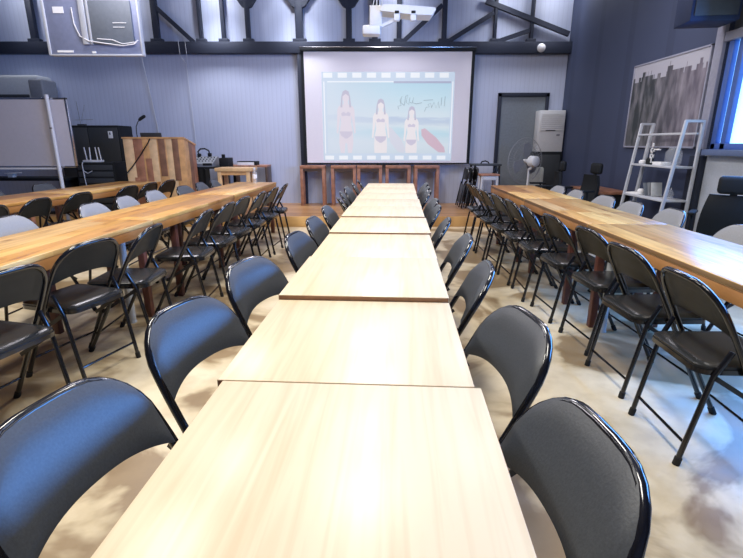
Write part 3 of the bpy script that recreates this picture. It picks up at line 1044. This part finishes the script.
# black equipment cabinet with stage rack and router
cb = thing('equipment_cabinet', 'tall black cabinet against the back wall left of the lectern', 'cabinet', (-5.05, 9.02, STAGE_Z))
MB().box(-.55, .55, -.25, .25, 0, 1.44, .012).build('body', M['black'], cb)
mb = MB()
mb.box(-.53, -.005, -.262, -.25, .05, 1.40, .004); mb.box(.005, .53, -.262, -.25, .05, 1.40, .004)
mb.build('door', M['charcoal'], cb)
mb = MB(); mb.box(.36, .44, -.268, -.262, 1.22, 1.34, .002); mb.box(.385, .405, -.270, -.268, 1.28, 1.32, 0, 1)
lb = mb.build('notice', [M['paper'], M['black']], cb); lb['label'] = 'small white notice'
rk = thing('amplifier_rack', 'low black ribbed rack beside the lectern under the router', 'rack', (-4.58, 8.25, STAGE_Z))
MB().box(-.32, .32, -.25, .25, 0, .83, .01).build('case', M['black'], rk)
mb = MB()
for k in range(7):
    mb.box(-.29, .29, -.262, -.25, .06 + k * .108, .14 + k * .108, .006)
mb.build('front_slats', M['charcoal'], rk)
rt = thing('wifi_router', 'white router with four upright antennas on the black rack', 'router', (-4.66, 8.12, STAGE_Z + .83))
MB().box(-.15, .15, -.06, .06, 0, .035, .006).build('case', M['white'], rt)
for k, (x, lean) in enumerate(((-.13, -.02), (-.07, .01), (.05, -.015), (.11, -.02))):
    MB().tube([(x, .04, .03), (x + lean, .04, .24)], .009, 8).build('antenna', M['white'], rt)
wr = MB().tube([(-4.77, 7.99, 1.0), (-4.77, 7.965, .96), (-4.76, 7.965, .7), (-4.74, 7.965, .5), (-4.74, 7.965, .172)], .008, 6).tube(
    [(-4.76, 7.97, .86), (-4.70, 7.965, .82), (-4.62, 7.965, .86)], .007, 6).build('cable', M['white_metal'])
tag(wr, 'white cable hanging from the router down the black rack', 'cable')
aer = thing('dish_aerial', 'thin wire aerial standing on top of the black cabinet', 'aerial', (-5.27, 9.0, STAGE_Z + 1.44))
MB().box(-.06, .06, -.05, .05, 0, .03, .004).build('base', M['charcoal'], aer)
mb = MB()
mb.tube([(-.02, 0, .02), (-.03, 0, .22), (-.04, 0, .42)], .006, 6); mb.tube([(.0, 0, .08), (.10, 0, .36)], .004, 6); mb.tube([(-.12, 0, .10), (.22, 0, .11)], .004, 6)
mb.build('rods', M['grey_plastic'], aer)

# mobile whiteboard
wb = thing('whiteboard', 'large pinkish-grey whiteboard on a stand at the left edge', 'whiteboard', (-5.33, 7.05, 0))
MB().box(-1.4, 1.02, -.015, .015, .98, 1.90, .004).build('panel', M['board'], wb)
mb = MB()
mb.box(-1.42, 1.04, -.02, .02, 1.89, 1.915, .003); mb.box(-1.42, 1.04, -.02, .02, .96, .985, .003); mb.box(1.015, 1.04, -.02, .02, .96, 1.915, .003)
mb.build('frame', M['chrome'], wb)
MB().box(-1.42, .82, -.06, -.015, .935, .955, .003).build('pen_tray', M['white'], wb)
for x in (.815, -1.2):
    l = MB().tube([(x, -.075, .03), (x, -.075, 1.95)], .026, 12).build('leg', M['white'], wb)
    MB().box(x - .02, x + .02, -.35, .2, .02, .055, .004).build('foot', M['black'], l)
    MB().lathe([(.012, 0), (.02, .006), (.012, .012)], 12, 0, (x, -.102, 1.5)).build('knob', M['black'], l)

# grey boxed unit on the wall, behind the whiteboard
gu = thing('wall_unit', 'grey boxy unit on the back wall above the whiteboard', 'wall unit', (-6.55, 9.10, 2.05))
MB().box(-.9, .70, -.2, .2, 0, .40, .05, 0, None, 3).build('case', M['grey_leg'], gu)
MB().box(.50, .76, -.21, .21, -.01, .34, .04, 0, None, 3).build('end_cap', M['grey_plastic'], gu)
MB().box(-.9, .5, -.22, -.2, .03, .08, .01).build('louvre', M['charcoal'], gu)
# white paper tray seen behind the far left table
tray = MB().box(-.09, .09, -.06, .06, 0, .012, .002).box(.06, .16, -.02, .02, .008, .022, .003).box(-.05, .04, -.05, .04, -.06, 0, .004).build(
    'tray', M['paper'], None, (-6.13, 8.2, .80))
tag(tray, 'small white tray behind the far left table, below the whiteboard', 'tray')
bk = thing('side_bench', 'black bench standing behind the far left table', 'bench', (-6.0, 8.25, STAGE_Z))
MB().box(-.9, .9, -.25, .25, .53, .575, .004).build('top', M['black'], bk)
for s in (-1, 1):
    MB().box(s * .8 - .04, s * .8 + .04, -.22, .22, 0, .53, .004).build('leg', M['black'], bk)

# black equipment table with mixer
et = thing('equipment_table', 'black table carrying sound gear right of the lectern', 'table', (-2.93, 8.78, STAGE_Z))
MB().box(-.36, .40, -.28, .28, .70, .735, .005).build('tabletop', M['black'], et)
for sx in (-.32, .36):
    for sy in (-.24, .24):
        MB().box(sx - .022, sx + .022, sy - .022, sy + .022, 0, .70, .003).build('leg', M['black'], et)
mb = MB()
xs = [-.35 + .035 * k for k in range(13)]
front = [(x, -.285 + .012 * math.sin(k * 1.7)) for k, x in enumerate(xs)]
back = [(x, y + .006) for x, y in reversed(front)]
mb.prism(front + back, .12, .70, 0, 'XY')
mb.build('skirt', M['black'], et)
mx_ = thing('mixing_console', 'grey sound mixer on the black equipment table', 'mixer', (-2.98, 8.74, STAGE_Z + .735))
mb = MB(); mb.prism([(-.2, 0), (.2, 0), (.2, .16), (.12, .17), (-.2, .05)], -.25, .17, 0, 'YZ')
mb.build('body', M['grey_plastic'], mx_)
mb = MB()
for i in range(7):
    for j in range(3):
        mb.lathe([(.008, 0), (.008, .02)], 8, 0, (-.21 + i * .058, -.10 + j * .07, .085 + j * .028))
mb.build('knobs', M['black'], mx_)
mb = MB(); mb.box(.0, .16, -.21, -.19, .02, .06, .003)
mb.build('display', M['black'], mx_)
cs = thing('cassette_deck', 'black sound device beside the mixer on the equipment table', 'audio device', (-2.62, 8.74, STAGE_Z + .735))
MB().box(-.08, .08, -.17, .15, 0, .15, .008).build('body', M['black'], cs)
MB().box(-.05, .0, -.10, -.04, .15, .21, .006).build('antenna_block', M['black'], cs)
hp = MB().tube([(-.09, 0, .18), (-.11, 0, .23), (-.06, 0, .28), (.02, 0, .285), (.09, 0, .25), (.10, 0, .19)], .014, 8).box(-.12, -.06, -.03, .04, .13, .20, .012).box(.07, .13, -.03, .04, .15, .21, .012).build(
    'headphones', M['black'], None, (-3.05, 8.86, STAGE_Z + .755))
tag(hp, 'black headphones lying on the sound mixer', 'headphones')

# pale wooden table and dark console with a box
pt = thing('side_table', 'small pale wooden table on the stage left of the screen', 'table', (-2.27, 8.10, STAGE_Z))
MB().box(-.30, .30, -.22, .22, .69, .745, .006).build('tabletop', M['light_wood'], pt)
MB().box(-.25, .25, -.19, -.165, .63, .69).build('apron', M['plank_orange'], pt)
for sx in (-1, 1):
    for sy in (-1, 1):
        MB().box(sx * .235 - .03, sx * .235 + .03, sy * .17 - .03, sy * .17 + .03, 0, .69, .004).build('leg', M['light_wood'], pt)
co = thing('console_table', 'dark brown console against the back wall behind the pale table', 'table', (-2.34, 9.05, STAGE_Z))
MB().box(-.42, .42, -.2, .2, .71, .745, .004).build('tabletop', M['brown_wood'], co)
for s in (-1, 1):
    MB().box(s * .40 - .02, s * .40 + .02, -.19, .19, 0, .71, .003).build('side_panel', M['dark_wood'], co)
for x in (-.14, .13):
    MB().box(x - .03, x + .03, -.16, -.10, 0, .71, .003).build('leg', M['dark_wood'], co)
bx = thing('document_box', 'black and white flat box on the dark console', 'box', (-2.28, 9.0, STAGE_Z + .745))
MB().box(-.19, .12, -.1, .1, 0, .055, .003).build('base', M['paper'], bx)
mb = MB(); mb.box(-.195, .17, -.105, .105, .055, .07, .003); mb.box(.12, .17, -.105, .105, 0, .055, .003)
mb.build('lid', M['black'], bx)

bt = thing('water_bottle', 'clear water bottle standing on the far end of the left wooden table', 'bottle', (-1.685, 6.93, .742))
MB().lathe([(.028, 0), (.032, .005), (.032, .13), (.030, .155), (.016, .185), (.013, .20)], 18).build('bottle_body', M['clear'], bt)
MB().lathe([(.0325, .07), (.0325, .125)], 18).build('bottle_label', M['paper'], bt)
MB().lathe([(.016, .195), (.016, .222)], 14).build('cap', M['white'], bt)

# ================================================================== STAGE RIGHT
ac = thing('air_conditioner', 'white boxy air conditioner head standing in the right back corner', 'air conditioner', (3.30, 9.06, 1.14))
MB().box(-.235, .235, -.02, .24, 0, .735, .014).build('housing', M['ac_white'], ac)
mb = MB()
mb.box(-.22, .22, -.03, -.02, .36, .70, .006)
for k in range(9):
    mb.box(-.20, .20, -.036, -.028, .39 + k * .033, .405 + k * .033, .002)
mb.build('grille', M['ac_white'], ac)
MB().box(-.11, .07, -.035, -.02, .375, .405, .002).build('outlet_slot', M['black'], ac)
MB().box(.10, .16, -.025, -.02, .29, .32).build('badge', M['grey_plastic'], ac)
sp = thing('speaker_cabinet', 'black cabinet under the white air conditioner', 'cabinet', (3.27, 9.06, STAGE_Z))
MB().box(-.26, .26, -.04, .25, 0, .985, .01).build('body', M['black'], sp)
MB().box(-.23, .23, -.055, -.04, .05, .93, .006).build('front_panel', M['charcoal'], sp)

fan = thing('pedestal_fan', 'large grey pedestal fan on the stage in front of the door', 'fan', (2.69, 8.25, STAGE_Z))
MB().lathe([(.20, 0), (.20, .02), (.05, .045), (.03, .06)], 24).build('base', M['ac_white'], fan)
MB().tube([(0, 0, .05), (0, 0, .72)], .018, 12).build('pole', M['ac_white'], fan)
HR = (0, 0, R(28))
hd_ = bpy.data.objects.new('fan_head', None)
hd_.parent = fan; COL.objects.link(hd_); hd_.location = (0, 0, .84); hd_.rotation_euler = HR
mh = MB()
mh.tube([(0, -.17, 0), (0, -.15, 0), (0, -.03, 0), (0, .0, 0)], [.06, .088, .092, .06], 20).build('motor_housing', M['ac_white'], hd_)
MB().tube([(0, -.08, -.06), (0, -.05, -.11), (0, 0, -.14)], .025, 10).build('tilt_joint', M['ac_white'], hd_)
RADF = .385
cage = MB()
for rr, y in ((RADF, .10), (.33, .03), (.22, .0), (.33, .165), (.2, .19), (.12, .2)):
    cage.tube([(rr * math.cos(2 * PI * k / 40), y, rr * math.sin(2 * PI * k / 40)) for k in range(40)], .0045 if rr == RADF else .002, 6, 0, True)
for k in range(40):
    a = 2 * PI * k / 40
    cage.tube([(.09 * math.cos(a), -.01, .09 * math.sin(a)), (.30 * math.cos(a), .03, .30 * math.sin(a)), (RADF * math.cos(a), .10, RADF * math.sin(a)),
               (.30 * math.cos(a), .165, .30 * math.sin(a)), (.08 * math.cos(a), .2, .08 * math.sin(a))], .0015, 4)
cage.build('cage', M['grey_plastic'], hd_)
for k in range(3):
    b_ = MB()
    b_.prism([(.03, -.03), (.10, -.09), (.22, -.13), (.30, -.05), (.29, .06), (.18, .07), (.05, .03)], .085, .093)
    b_.build('blade', M['grey_plastic'], hd_, (0, 0, 0), (0, 2 * PI * k / 3 + .5, 0))
MB().tube([(0, 0, 0), (0, .12, 0)], .035, 14).build('hub', M['ac_white'], hd_)
gp = MB().box(-.12, .12, -.02, .02, 0, .72, .006).box(.08, .13, -.03, .03, 0, .70, .004).build('leaning_panel', M['cream'], None, (2.98, 8.72, STAGE_Z))
tag(gp, 'pale grey-green board standing behind the fan by the door', 'board')

# black frame with a white stool inside, folded chairs leaning beside it
bf = thing('metal_frame', 'black metal stand frame on the stage right of the screen', 'stand', (2.05, 8.72, STAGE_Z))
h = .78
mb = MB(); mb.box(-.25, .25, -.2, .2, h - .03, h, .004)
mb.build('top', M['charcoal'], bf)
for sx in (-1, 1):
    for sy in (-1, 1):
        MB().beam((sx * .235, sy * .18, 0), (sx * .215, sy * .17, h - .03), .032, .032).build('leg', M['black_steel'], bf)
mb = MB()
mb.beam((.21, -.17, h - .05), (.10, -.17, h - .28), .02, .02); mb.beam((.16, -.17, h - .05), (.06, -.17, h - .24), .015, .015)
mb.box(-.23, .23, -.19, -.17, .25, .28)
mb.build('brace', M['black_steel'], bf)
MB().tube([(-.08, 0, h), (-.06, 0, h + .035), (0, 0, h + .05), (.05, 0, h + .03), (.07, 0, h)], .012, 8).build('handle', M['black'], bf)
st = thing('stool', 'small stool with white legs and wooden seat before the black frame', 'stool', (2.02, 8.28, STAGE_Z))
MB().box(-.16, .16, -.13, .13, .60, .63, .006).build('seat', M['brown_wood'], st)
for sx in (-1, 1):
    for sy in (-1, 1):
        MB().beam((sx * .15, sy * .12, 0), (sx * .125, sy * .10, .60), .035, .035).build('leg', M['white_metal'], st)
MB().box(-.13, .13, -.115, -.10, .53, .60, .003).build('apron', M['white_metal'], st)


def folded_chair(x, y, lean, label):
    t = thing('folded_chair', label, 'chair', (x, y, STAGE_Z), R(90), 'folded black chairs leaning at the right of the screen')
    t.rotation_euler = (0, lean, 0)
    t.scale = (1, 1, .86)
    pts = [(-.0, -.2, .02), (0, -.2, .75)] + [(0, -.2 + .09 * (1 - math.cos(PI / 2 * k / 5)), .75 + .09 * math.sin(PI / 2 * k / 5)) for k in range(1, 6)]
    pts += [(p[0], -p[1], p[2]) for p in reversed(pts)]
    MB().tube(pts, .012, 8).build('back_frame', M['gloss_black'], t)
    MB().box(-.008, .008, -.18, .18, .60, .82, .006).build('backrest', M['pan_back'], t)
    MB().box(-.03, -.014, -.18, .18, .12, .50, .006).build('seat', M['vinyl'], t)
    for s in (-1, 1):
        MB().tube([(-.04, s * .165, .03), (-.022, s * .165, .55)], .011, 8).build('leg', M['gloss_black'], t)
    return t


for k, x in enumerate((1.60, 1.68, 1.76)):
    folded_chair(x, 8.62, R(9), ('leftmost folded black chair leaning right of the screen', 'middle folded black chair leaning right of the screen',
                                 'folded black chair leaning closest to the black metal frame')[k])

# ladder-style display shelf by the right wall
sh = thing('display_shelf', 'white leaning display shelf with glass jars below the wall picture', 'shelf', (0, 0, 0))
YN, YF = 5.19, 6.03


def up_(x0, x1, y, wd, zt=1.53):
    return MB().beam((x0, y, 0), (x1, y, zt), wd, .03, 0, .002)


up_(3.13, 3.30, YF, .028).build('upright', M['white_metal'], sh)
up_(3.29, 3.44, YF, .045).build('upright', M['white_metal'], sh)
up_(3.13, 3.30, YN, .028).build('upright', M['white_metal'], sh)
up_(3.46, 3.485, YN, .028).build('upright', M['white_metal'], sh)
for y in (YN, YF):
    MB().beam((3.29, y, 1.525), (3.49 if y == YN else 3.45, y, 1.525), .026, .026).build('top_rail', M['white_metal'], sh)
for z in (.30, .70, 1.06, 1.41):
    xa = 3.13 + .17 * z / 1.53
    mb = MB()
    if z > 1.3:
        mb.box(xa - .01, xa + .015, YN, YF, z - .02, z, .002); mb.box(3.43, 3.455, YN, YF, z - .02, z, .002)
    else:
        mb.box(xa - .015, 3.46 if z > .5 else 3.4, YN, YF, z - .022, z, .003)
    mb.build('shelf_board', M['white_metal'], sh)


def jar(name, label, cat, x, y, z, r, hgt, mat, group=None, lid=None):
    t = thing(name, label, cat, (x, y, z), 0, group)
    MB().lathe([(r * .75, 0), (r, hgt * .15), (r, hgt * .7), (r * .7, hgt * .9), (r * .65, hgt)], 18).build('body', M[mat], t)
    if lid:
        MB().lathe([(r * .68, hgt), (r * .68, hgt + .025)], 18).build('lid', M[lid], t)
    return t


jar('glass_jar', 'large round glass jar on the near end of the middle shelf', 'jar', 3.36, 5.40, 1.06, .085, .20, 'clear', None, None)
jar('teacup', 'white teacup at the far end of the middle shelf', 'cup', 3.32, 5.93, 1.06, .04, .045, 'paper')
jar('dark_cup', 'dark cup on the middle shelf between teacup and sign', 'cup', 3.33, 5.80, 1.06, .04, .08, 'black')
jar('glass_jar', 'small glass jar standing on the lowest visible shelf', 'jar', 3.34, 5.34, .70, .05, .10, 'clear', None, 'chrome')
jar('white_mug', 'white mug beside the leaning books on the lower shelf', 'mug', 3.28, 5.80, .70, .04, .07, 'paper')
bxx = MB().box(-.06, .06, -.09, .09, 0, .035, .004).build('white_box', M['paper'], None, (3.34, 5.575, 1.06))
tag(bxx, 'flat white box on the middle shelf beside the glass jar', 'box')
sg = thing('letter_ornament', 'white upright ornament of stacked letters on the middle shelf', 'ornament', (3.29, 5.70, 1.06))
MB().box(-.03, .03, -.05, .05, 0, .02, .003).build('base', M['black'], sg)
mb = MB()
for z0 in (.07, .135):
    mb.box(-.008, .008, -.032, .032, z0, z0 + .012); mb.box(-.008, .008, -.032, .032, z0 + .043, z0 + .055)
    mb.box(-.008, .008, -.032, -.020, z0, z0 + .055); mb.box(-.008, .008, .020, .032, z0, z0 + .055)
mb.box(-.008, .008, -.008, .008, .20, .245); mb.box(-.006, .006, -.006, .006, .02, .07); mb.box(-.008, .008, -.15, -.02, .165, .18)
mb.build('letters', M['paper'], sg)
for k, (y, ln) in enumerate(((5.56, -14), (5.62, -20), (5.69, -30))):
    t = MB().box(-.06, .06, -.008, .008, 0, .16, .002).build('book', M[('grey_leg', 'grey_plastic', 'slate')[k]], None, (3.32, y - .03, .705), (R(ln), 0, 0))
    tag(t, ('nearest leaning pale grey book on the lower shelf', 'grey leaning book between two others on the lower shelf', 'most tilted slate book on the lower shelf')[k], 'book', 'books leaning on the lower shelf')
bkk = MB().box(-.08, .08, -.09, .09, 0, .018, .003).build('magazine', M['paper'], None, (3.29, 5.90, .70), (0, 0, R(25)))
tag(bkk, 'white magazine lying at the far end of the lower shelf', 'magazine')

# picture on the right wall
pc = thing('wall_picture', 'large framed dark streaky picture on the right wall', 'picture', (WX1, 6.11, 1.77))


def art_material():
    m, nt, b = new_mat('streaked_print')
    L = nt.links
    tc = nt.nodes.new('ShaderNodeTexCoord')
    sp_ = nt.nodes.new('ShaderNodeSeparateXYZ')
    L.new(tc.outputs['Object'], sp_.inputs[0])
    mp = nt.nodes.new('ShaderNodeMapping')
    mp.inputs['Scale'].default_value = (1, 10, 3.0)
    L.new(tc.outputs['Object'], mp.inputs['Vector'])
    n = nt.nodes.new('ShaderNodeTexNoise')
    n.inputs['Scale'].default_value = 1.0
    n.inputs['Detail'].default_value = 4
    L.new(mp.outputs['Vector'], n.inputs['Vector'])
    r = nt.nodes.new('ShaderNodeValToRGB')
    e = r.color_ramp.elements
    e[0].position, e[0].color = .40, (.025, .03, .03, 1)
    e[1].position, e[1].color = .85, (.28, .27, .29, 1)
    L.new(n.outputs['Fac'], r.inputs['Fac'])
    g = nt.nodes.new('ShaderNodeMapRange')      # the print is greener at its far end, mauve at the near end
    g.inputs['From Min'].default_value, g.inputs['From Max'].default_value = .3, -.6
    L.new(sp_.outputs['Y'], g.inputs['Value'])
    mx = nt.nodes.new('ShaderNodeMix'); mx.data_type = 'RGBA'; mx.blend_type = 'ADD'
    L.new(math_node(nt, 'MULTIPLY', g.outputs['Result'], .55), mx.inputs['Factor'])
    L.new(r.outputs['Color'], mx.inputs['A'])
    mx.inputs['B'].default_value = (.16, .12, .17, 1)
    wv = nt.nodes.new('ShaderNodeTexNoise'); wv.noise_dimensions = '1D'
    wv.inputs['Scale'].default_value = 7; wv.inputs['Detail'].default_value = 3
    L.new(sp_.outputs['Y'], wv.inputs['W'])
    st_ = math_node(nt, 'SNAP', wv.outputs['Fac'], .11)
    lim = math_node(nt, 'SUBTRACT', .37, math_node(nt, 'MULTIPLY', math_node(nt, 'SUBTRACT', st_, .42), .5))
    band = math_node(nt, 'GREATER_THAN', sp_.outputs['Z'], lim)
    m2 = nt.nodes.new('ShaderNodeMix'); m2.data_type = 'RGBA'
    L.new(band, m2.inputs['Factor'])
    L.new(mx.outputs['Result'], m2.inputs['A'])
    m2.inputs['B'].default_value = (.42, .42, .47, 1)
    L.new(m2.outputs['Result'], b.inputs['Base Color'])
    b.inputs['Roughness'].default_value = .35
    return m


MB().box(-.025, -.003, -.735, .735, -.51, .51).build('print', art_material(), pc)
mb = MB()
mb.box(-.035, 0, -.755, .755, .505, .525, .003); mb.box(-.035, 0, -.755, .755, -.525, -.505, .003)
mb.box(-.035, 0, .735, .755, -.525, .525, .003); mb.box(-.035, 0, -.755, -.735, -.525, .525, .003)
mb.build('frame', M['post'], pc)

# low wood-topped counter along the right wall
ct = thing('side_counter', 'low dark counter with brown wooden top along the right wall', 'counter', (3.33, 7.00, 0))
MB().box(-.22, .22, -.48, .48, .62, .66, .005).build('countertop', M['brown_wood'], ct)
MB().box(-.20, .22, -.46, .46, 0, .62, .004).build('body', M['black'], ct)


# black swivel chairs
def swivel(x, y, rz, label, z=0, sc=1.0):
    t = thing('office_chair', label, 'chair', (x, y, z), rz, 'black swivel chairs by the right wall')
    for k in range(5):
        a = 2 * PI * k / 5 + .3
        b_ = MB().beam((0, 0, .09), (.27 * math.cos(a), .27 * math.sin(a), .07), .04, .03).build('base_arm', M['black'], t)
        MB().tube([(.26 * math.cos(a) - .012, .26 * math.sin(a), .028), (.26 * math.cos(a) + .012, .26 * math.sin(a), .028)], .028, 12).build('castor', M['rubber'], b_)
    MB().tube([(0, 0, .08), (0, 0, .42)], .028, 12).build('gas_lift', M['black_steel'], t)
    MB().box(-.23, .24, -.24, .24, .42, .50, .035, 0, None, 4).build('seat', M['black'], t)
    mb = MB()
    NU, NV = 10, 10
    g = {}
    for s in (0, 1):
        for i in range(NU + 1):
            for j in range(NV + 1):
                u = -1 + 2 * i / NU; v = j / NV
                hw = .22 - .05 * v * v
                g[s, i, j] = mb.bm.verts.new((-.24 - .06 * v + .04 * u * u - .03 * math.sin(PI * v) + (.0 if s else .035), u * hw, .52 + .36 * v))
    for s in (0, 1):
        for i in range(NU):
            for j in range(NV):
                mb.bm.faces.new((g[s, i, j], g[s, i + 1, j], g[s, i + 1, j + 1], g[s, i, j + 1]))
    rim = [(i, 0) for i in range(NU)] + [(NU, j) for j in range(NV)] + [(i, NV) for i in range(NU, 0, -1)] + [(0, j) for j in range(NV, 0, -1)]
    for k in range(len(rim)):
        a, b = rim[k], rim[(k + 1) % len(rim)]
        mb.bm.faces.new((g[(0,) + a], g[(0,) + b], g[(1,) + b], g[(1,) + a]))
    mb.build('backrest', M['black'], t)
    MB().box(-.34, -.27, -.12, .12, .89, 1.04, .034, 0, None, 4).build('headrest', M['black'], t)
    MB().beam((-.28, 0, .86), (-.31, 0, .92), .05, .02).build('headrest_post', M['black'], t)
    for s in (-1, 1):
        MB().tube([(-.05, s * .25, .46), (-.05, s * .29, .50), (-.05, s * .29, .67)], .014, 8).build('arm_post', M['black'], t)
        MB().box(-.14, .12, s * .29 - .03, s * .29 + .03, .67, .70, .012).build('armrest', M['black'], t)
    return t


swivel(3.22, 4.20, R(50), 'black office chair with headrest below the blue window')
swivel(2.80, 6.62, R(185), 'black high-backed office chair nearer the brown counter')
swivel(2.62, 7.42, R(170), 'black high-backed office chair nearer the white air conditioner')

# ================================================================== OVERHEAD
tv = thing('ceiling_television', 'grey back of a hanging television at the top left', 'television', (-2.92, 5.5, 2.205))
MB().box(-.50, .485, -.02, .03, 0, .60, .012).build('back_panel', M['tv_back'], tv)
mb = MB()
mb.box(-.515, -.485, -.03, .035, -.005, .61, .006); mb.box(.475, .49, -.028, .035, -.005, .61, .004); mb.box(-.5, .485, -.028, .035, -.008, .008, .003)
mb.build('bezel', M['white_metal'], tv)
mb = MB(); mb.box(-.02, .42, -.045, -.02, .10, .52, .012)
mb.build('rear_cover', M['slate'], tv)
for q in ((-.40, -.29, -.024, -.02, .40, .46), (-.42, -.25, -.026, -.02, .025, .045), (.22, .36, -.05, -.045, .30, .306), (.22, .34, -.05, -.045, .26, .265), (-.05, -.01, -.028, -.02, .015, .035)):
    MB().box(*q).build('sticker', M['paper'], tv)
mb = MB()
mb.tube([(-.20, -.03, .45), (-.195, -.03, .30), (-.15, -.035, .18), (-.05, -.06, .13), (.12, -.06, .105), (.30, -.055, .085), (.42, -.055, .10), (.46, -.04, .14)], .006, 6)
mb.tube([(.04, -.06, .15), (.2, -.06, .14), (.30, -.06, .10), (.44, -.05, .12)], .005, 6)
mb.build('cable', M['white'], tv)
mb = MB(); mb.box(-.12, -.06, -.05, -.02, .1, 1.94, .004); mb.box(-.045, -.02, -.045, -.02, .1, 1.94, .003)
mb.build('hanger', M['white_metal'], tv)
spk = thing('wall_speaker', 'dark box loudspeaker high on the right wall above the picture', 'speaker', (3.27, 5.12, 2.42))
M['navy'] = plain('navy_casing', (0.016, 0.024, 0.055), 0.6, spec=0.2)
MB().box(-.22, .22, -.17, .17, 0, .60, .012).build('cabinet', M['navy'], spk, rot=(0, 0, R(-8)))
MB().box(-.19, .19, -.182, -.17, .04, .56, .004).build('grille', M['charcoal'], spk, rot=(0, 0, R(-8)))
MB().box(.2, .30, -.03, .03, .25, .35, .004).build('bracket', M['black_steel'], spk)
spd = thing('smoke_detector', 'small white dome on the beam in the right back corner', 'detector', (3.02, 9.17, 2.93))
MB().tube([(0, 0, 0), (0, -.03, 0), (0, -.055, 0)], [.07, .065, .03], 18).build('dome', M['white'], spd)
MB().tube([(0, .008, 0), (0, .0, 0)], .075, 18).build('base', M['white_metal'], spd)
# spot lamps on a rail above the stage
rl = MB().box(WX0, WX1, -.025, .025, -.02, .02, .003).build('lamp_rail', M['black_steel'], None, (0, 8.72, 3.86))
rl['kind'] = 'structure'
LAMPS = ((-6.1, 12), (-4.35, 9), (-2.72, 62), (-1.30, 60), (.45, 16), (2.35, 20), (3.2, 20))
lsrc = None
for k, (x, e) in enumerate(LAMPS):
    lab = 'stage spot lamp on the overhead rail, %s from the left' % ordinal[k]
    if lsrc is None:
        t = thing('spot_lamp', lab, 'lamp', (x, 8.72, 3.82), 0, 'spot lamps over the stage')
        MB().tube([(0, 0, .02), (0, 0, -.06)], .012, 8).build('stem', M['black_steel'], t)
        MB().tube([(0, -.06, -.05), (0, .05, -.09), (0, .075, -.10)], [.03, .055, .06], 16).build('shade', M['black_steel'], t)
        MB().tube([(0, .0755, -.1003), (0, .085, -.104)], .052, 16).build('bulb', M['lamp_glow'], t)
        lsrc = t
    else:
        t = copy_tree(lsrc); t.location = (x, 8.72, 3.82); t['label'] = lab
    d = bpy.data.lights.new('spot_lamp_light', 'POINT')
    d.energy = e * .10 + 4
    d.color = (.86, .89, 1.0)
    d.shadow_soft_size = .05
    lo = bpy.data.objects.new('spot_lamp_light', d)
    COL.objects.link(lo)
    lo.location = (x, 8.86, 3.80)
    d = bpy.data.lights.new('spot_lamp_beam', 'SPOT')
    d.energy = e * 2.2
    d.color = (.88, .90, 1.0)
    d.spot_size, d.spot_blend = R(84), 1.0
    d.shadow_soft_size = .30
    lo = bpy.data.objects.new('spot_lamp_beam', d)
    COL.objects.link(lo)
    lo.location = (x, 8.84, 3.68)
    lo.rotation_euler = (Vector((x * .97, 9.33, 1.1)) - lo.location).to_track_quat('-Z', 'Y').to_euler()
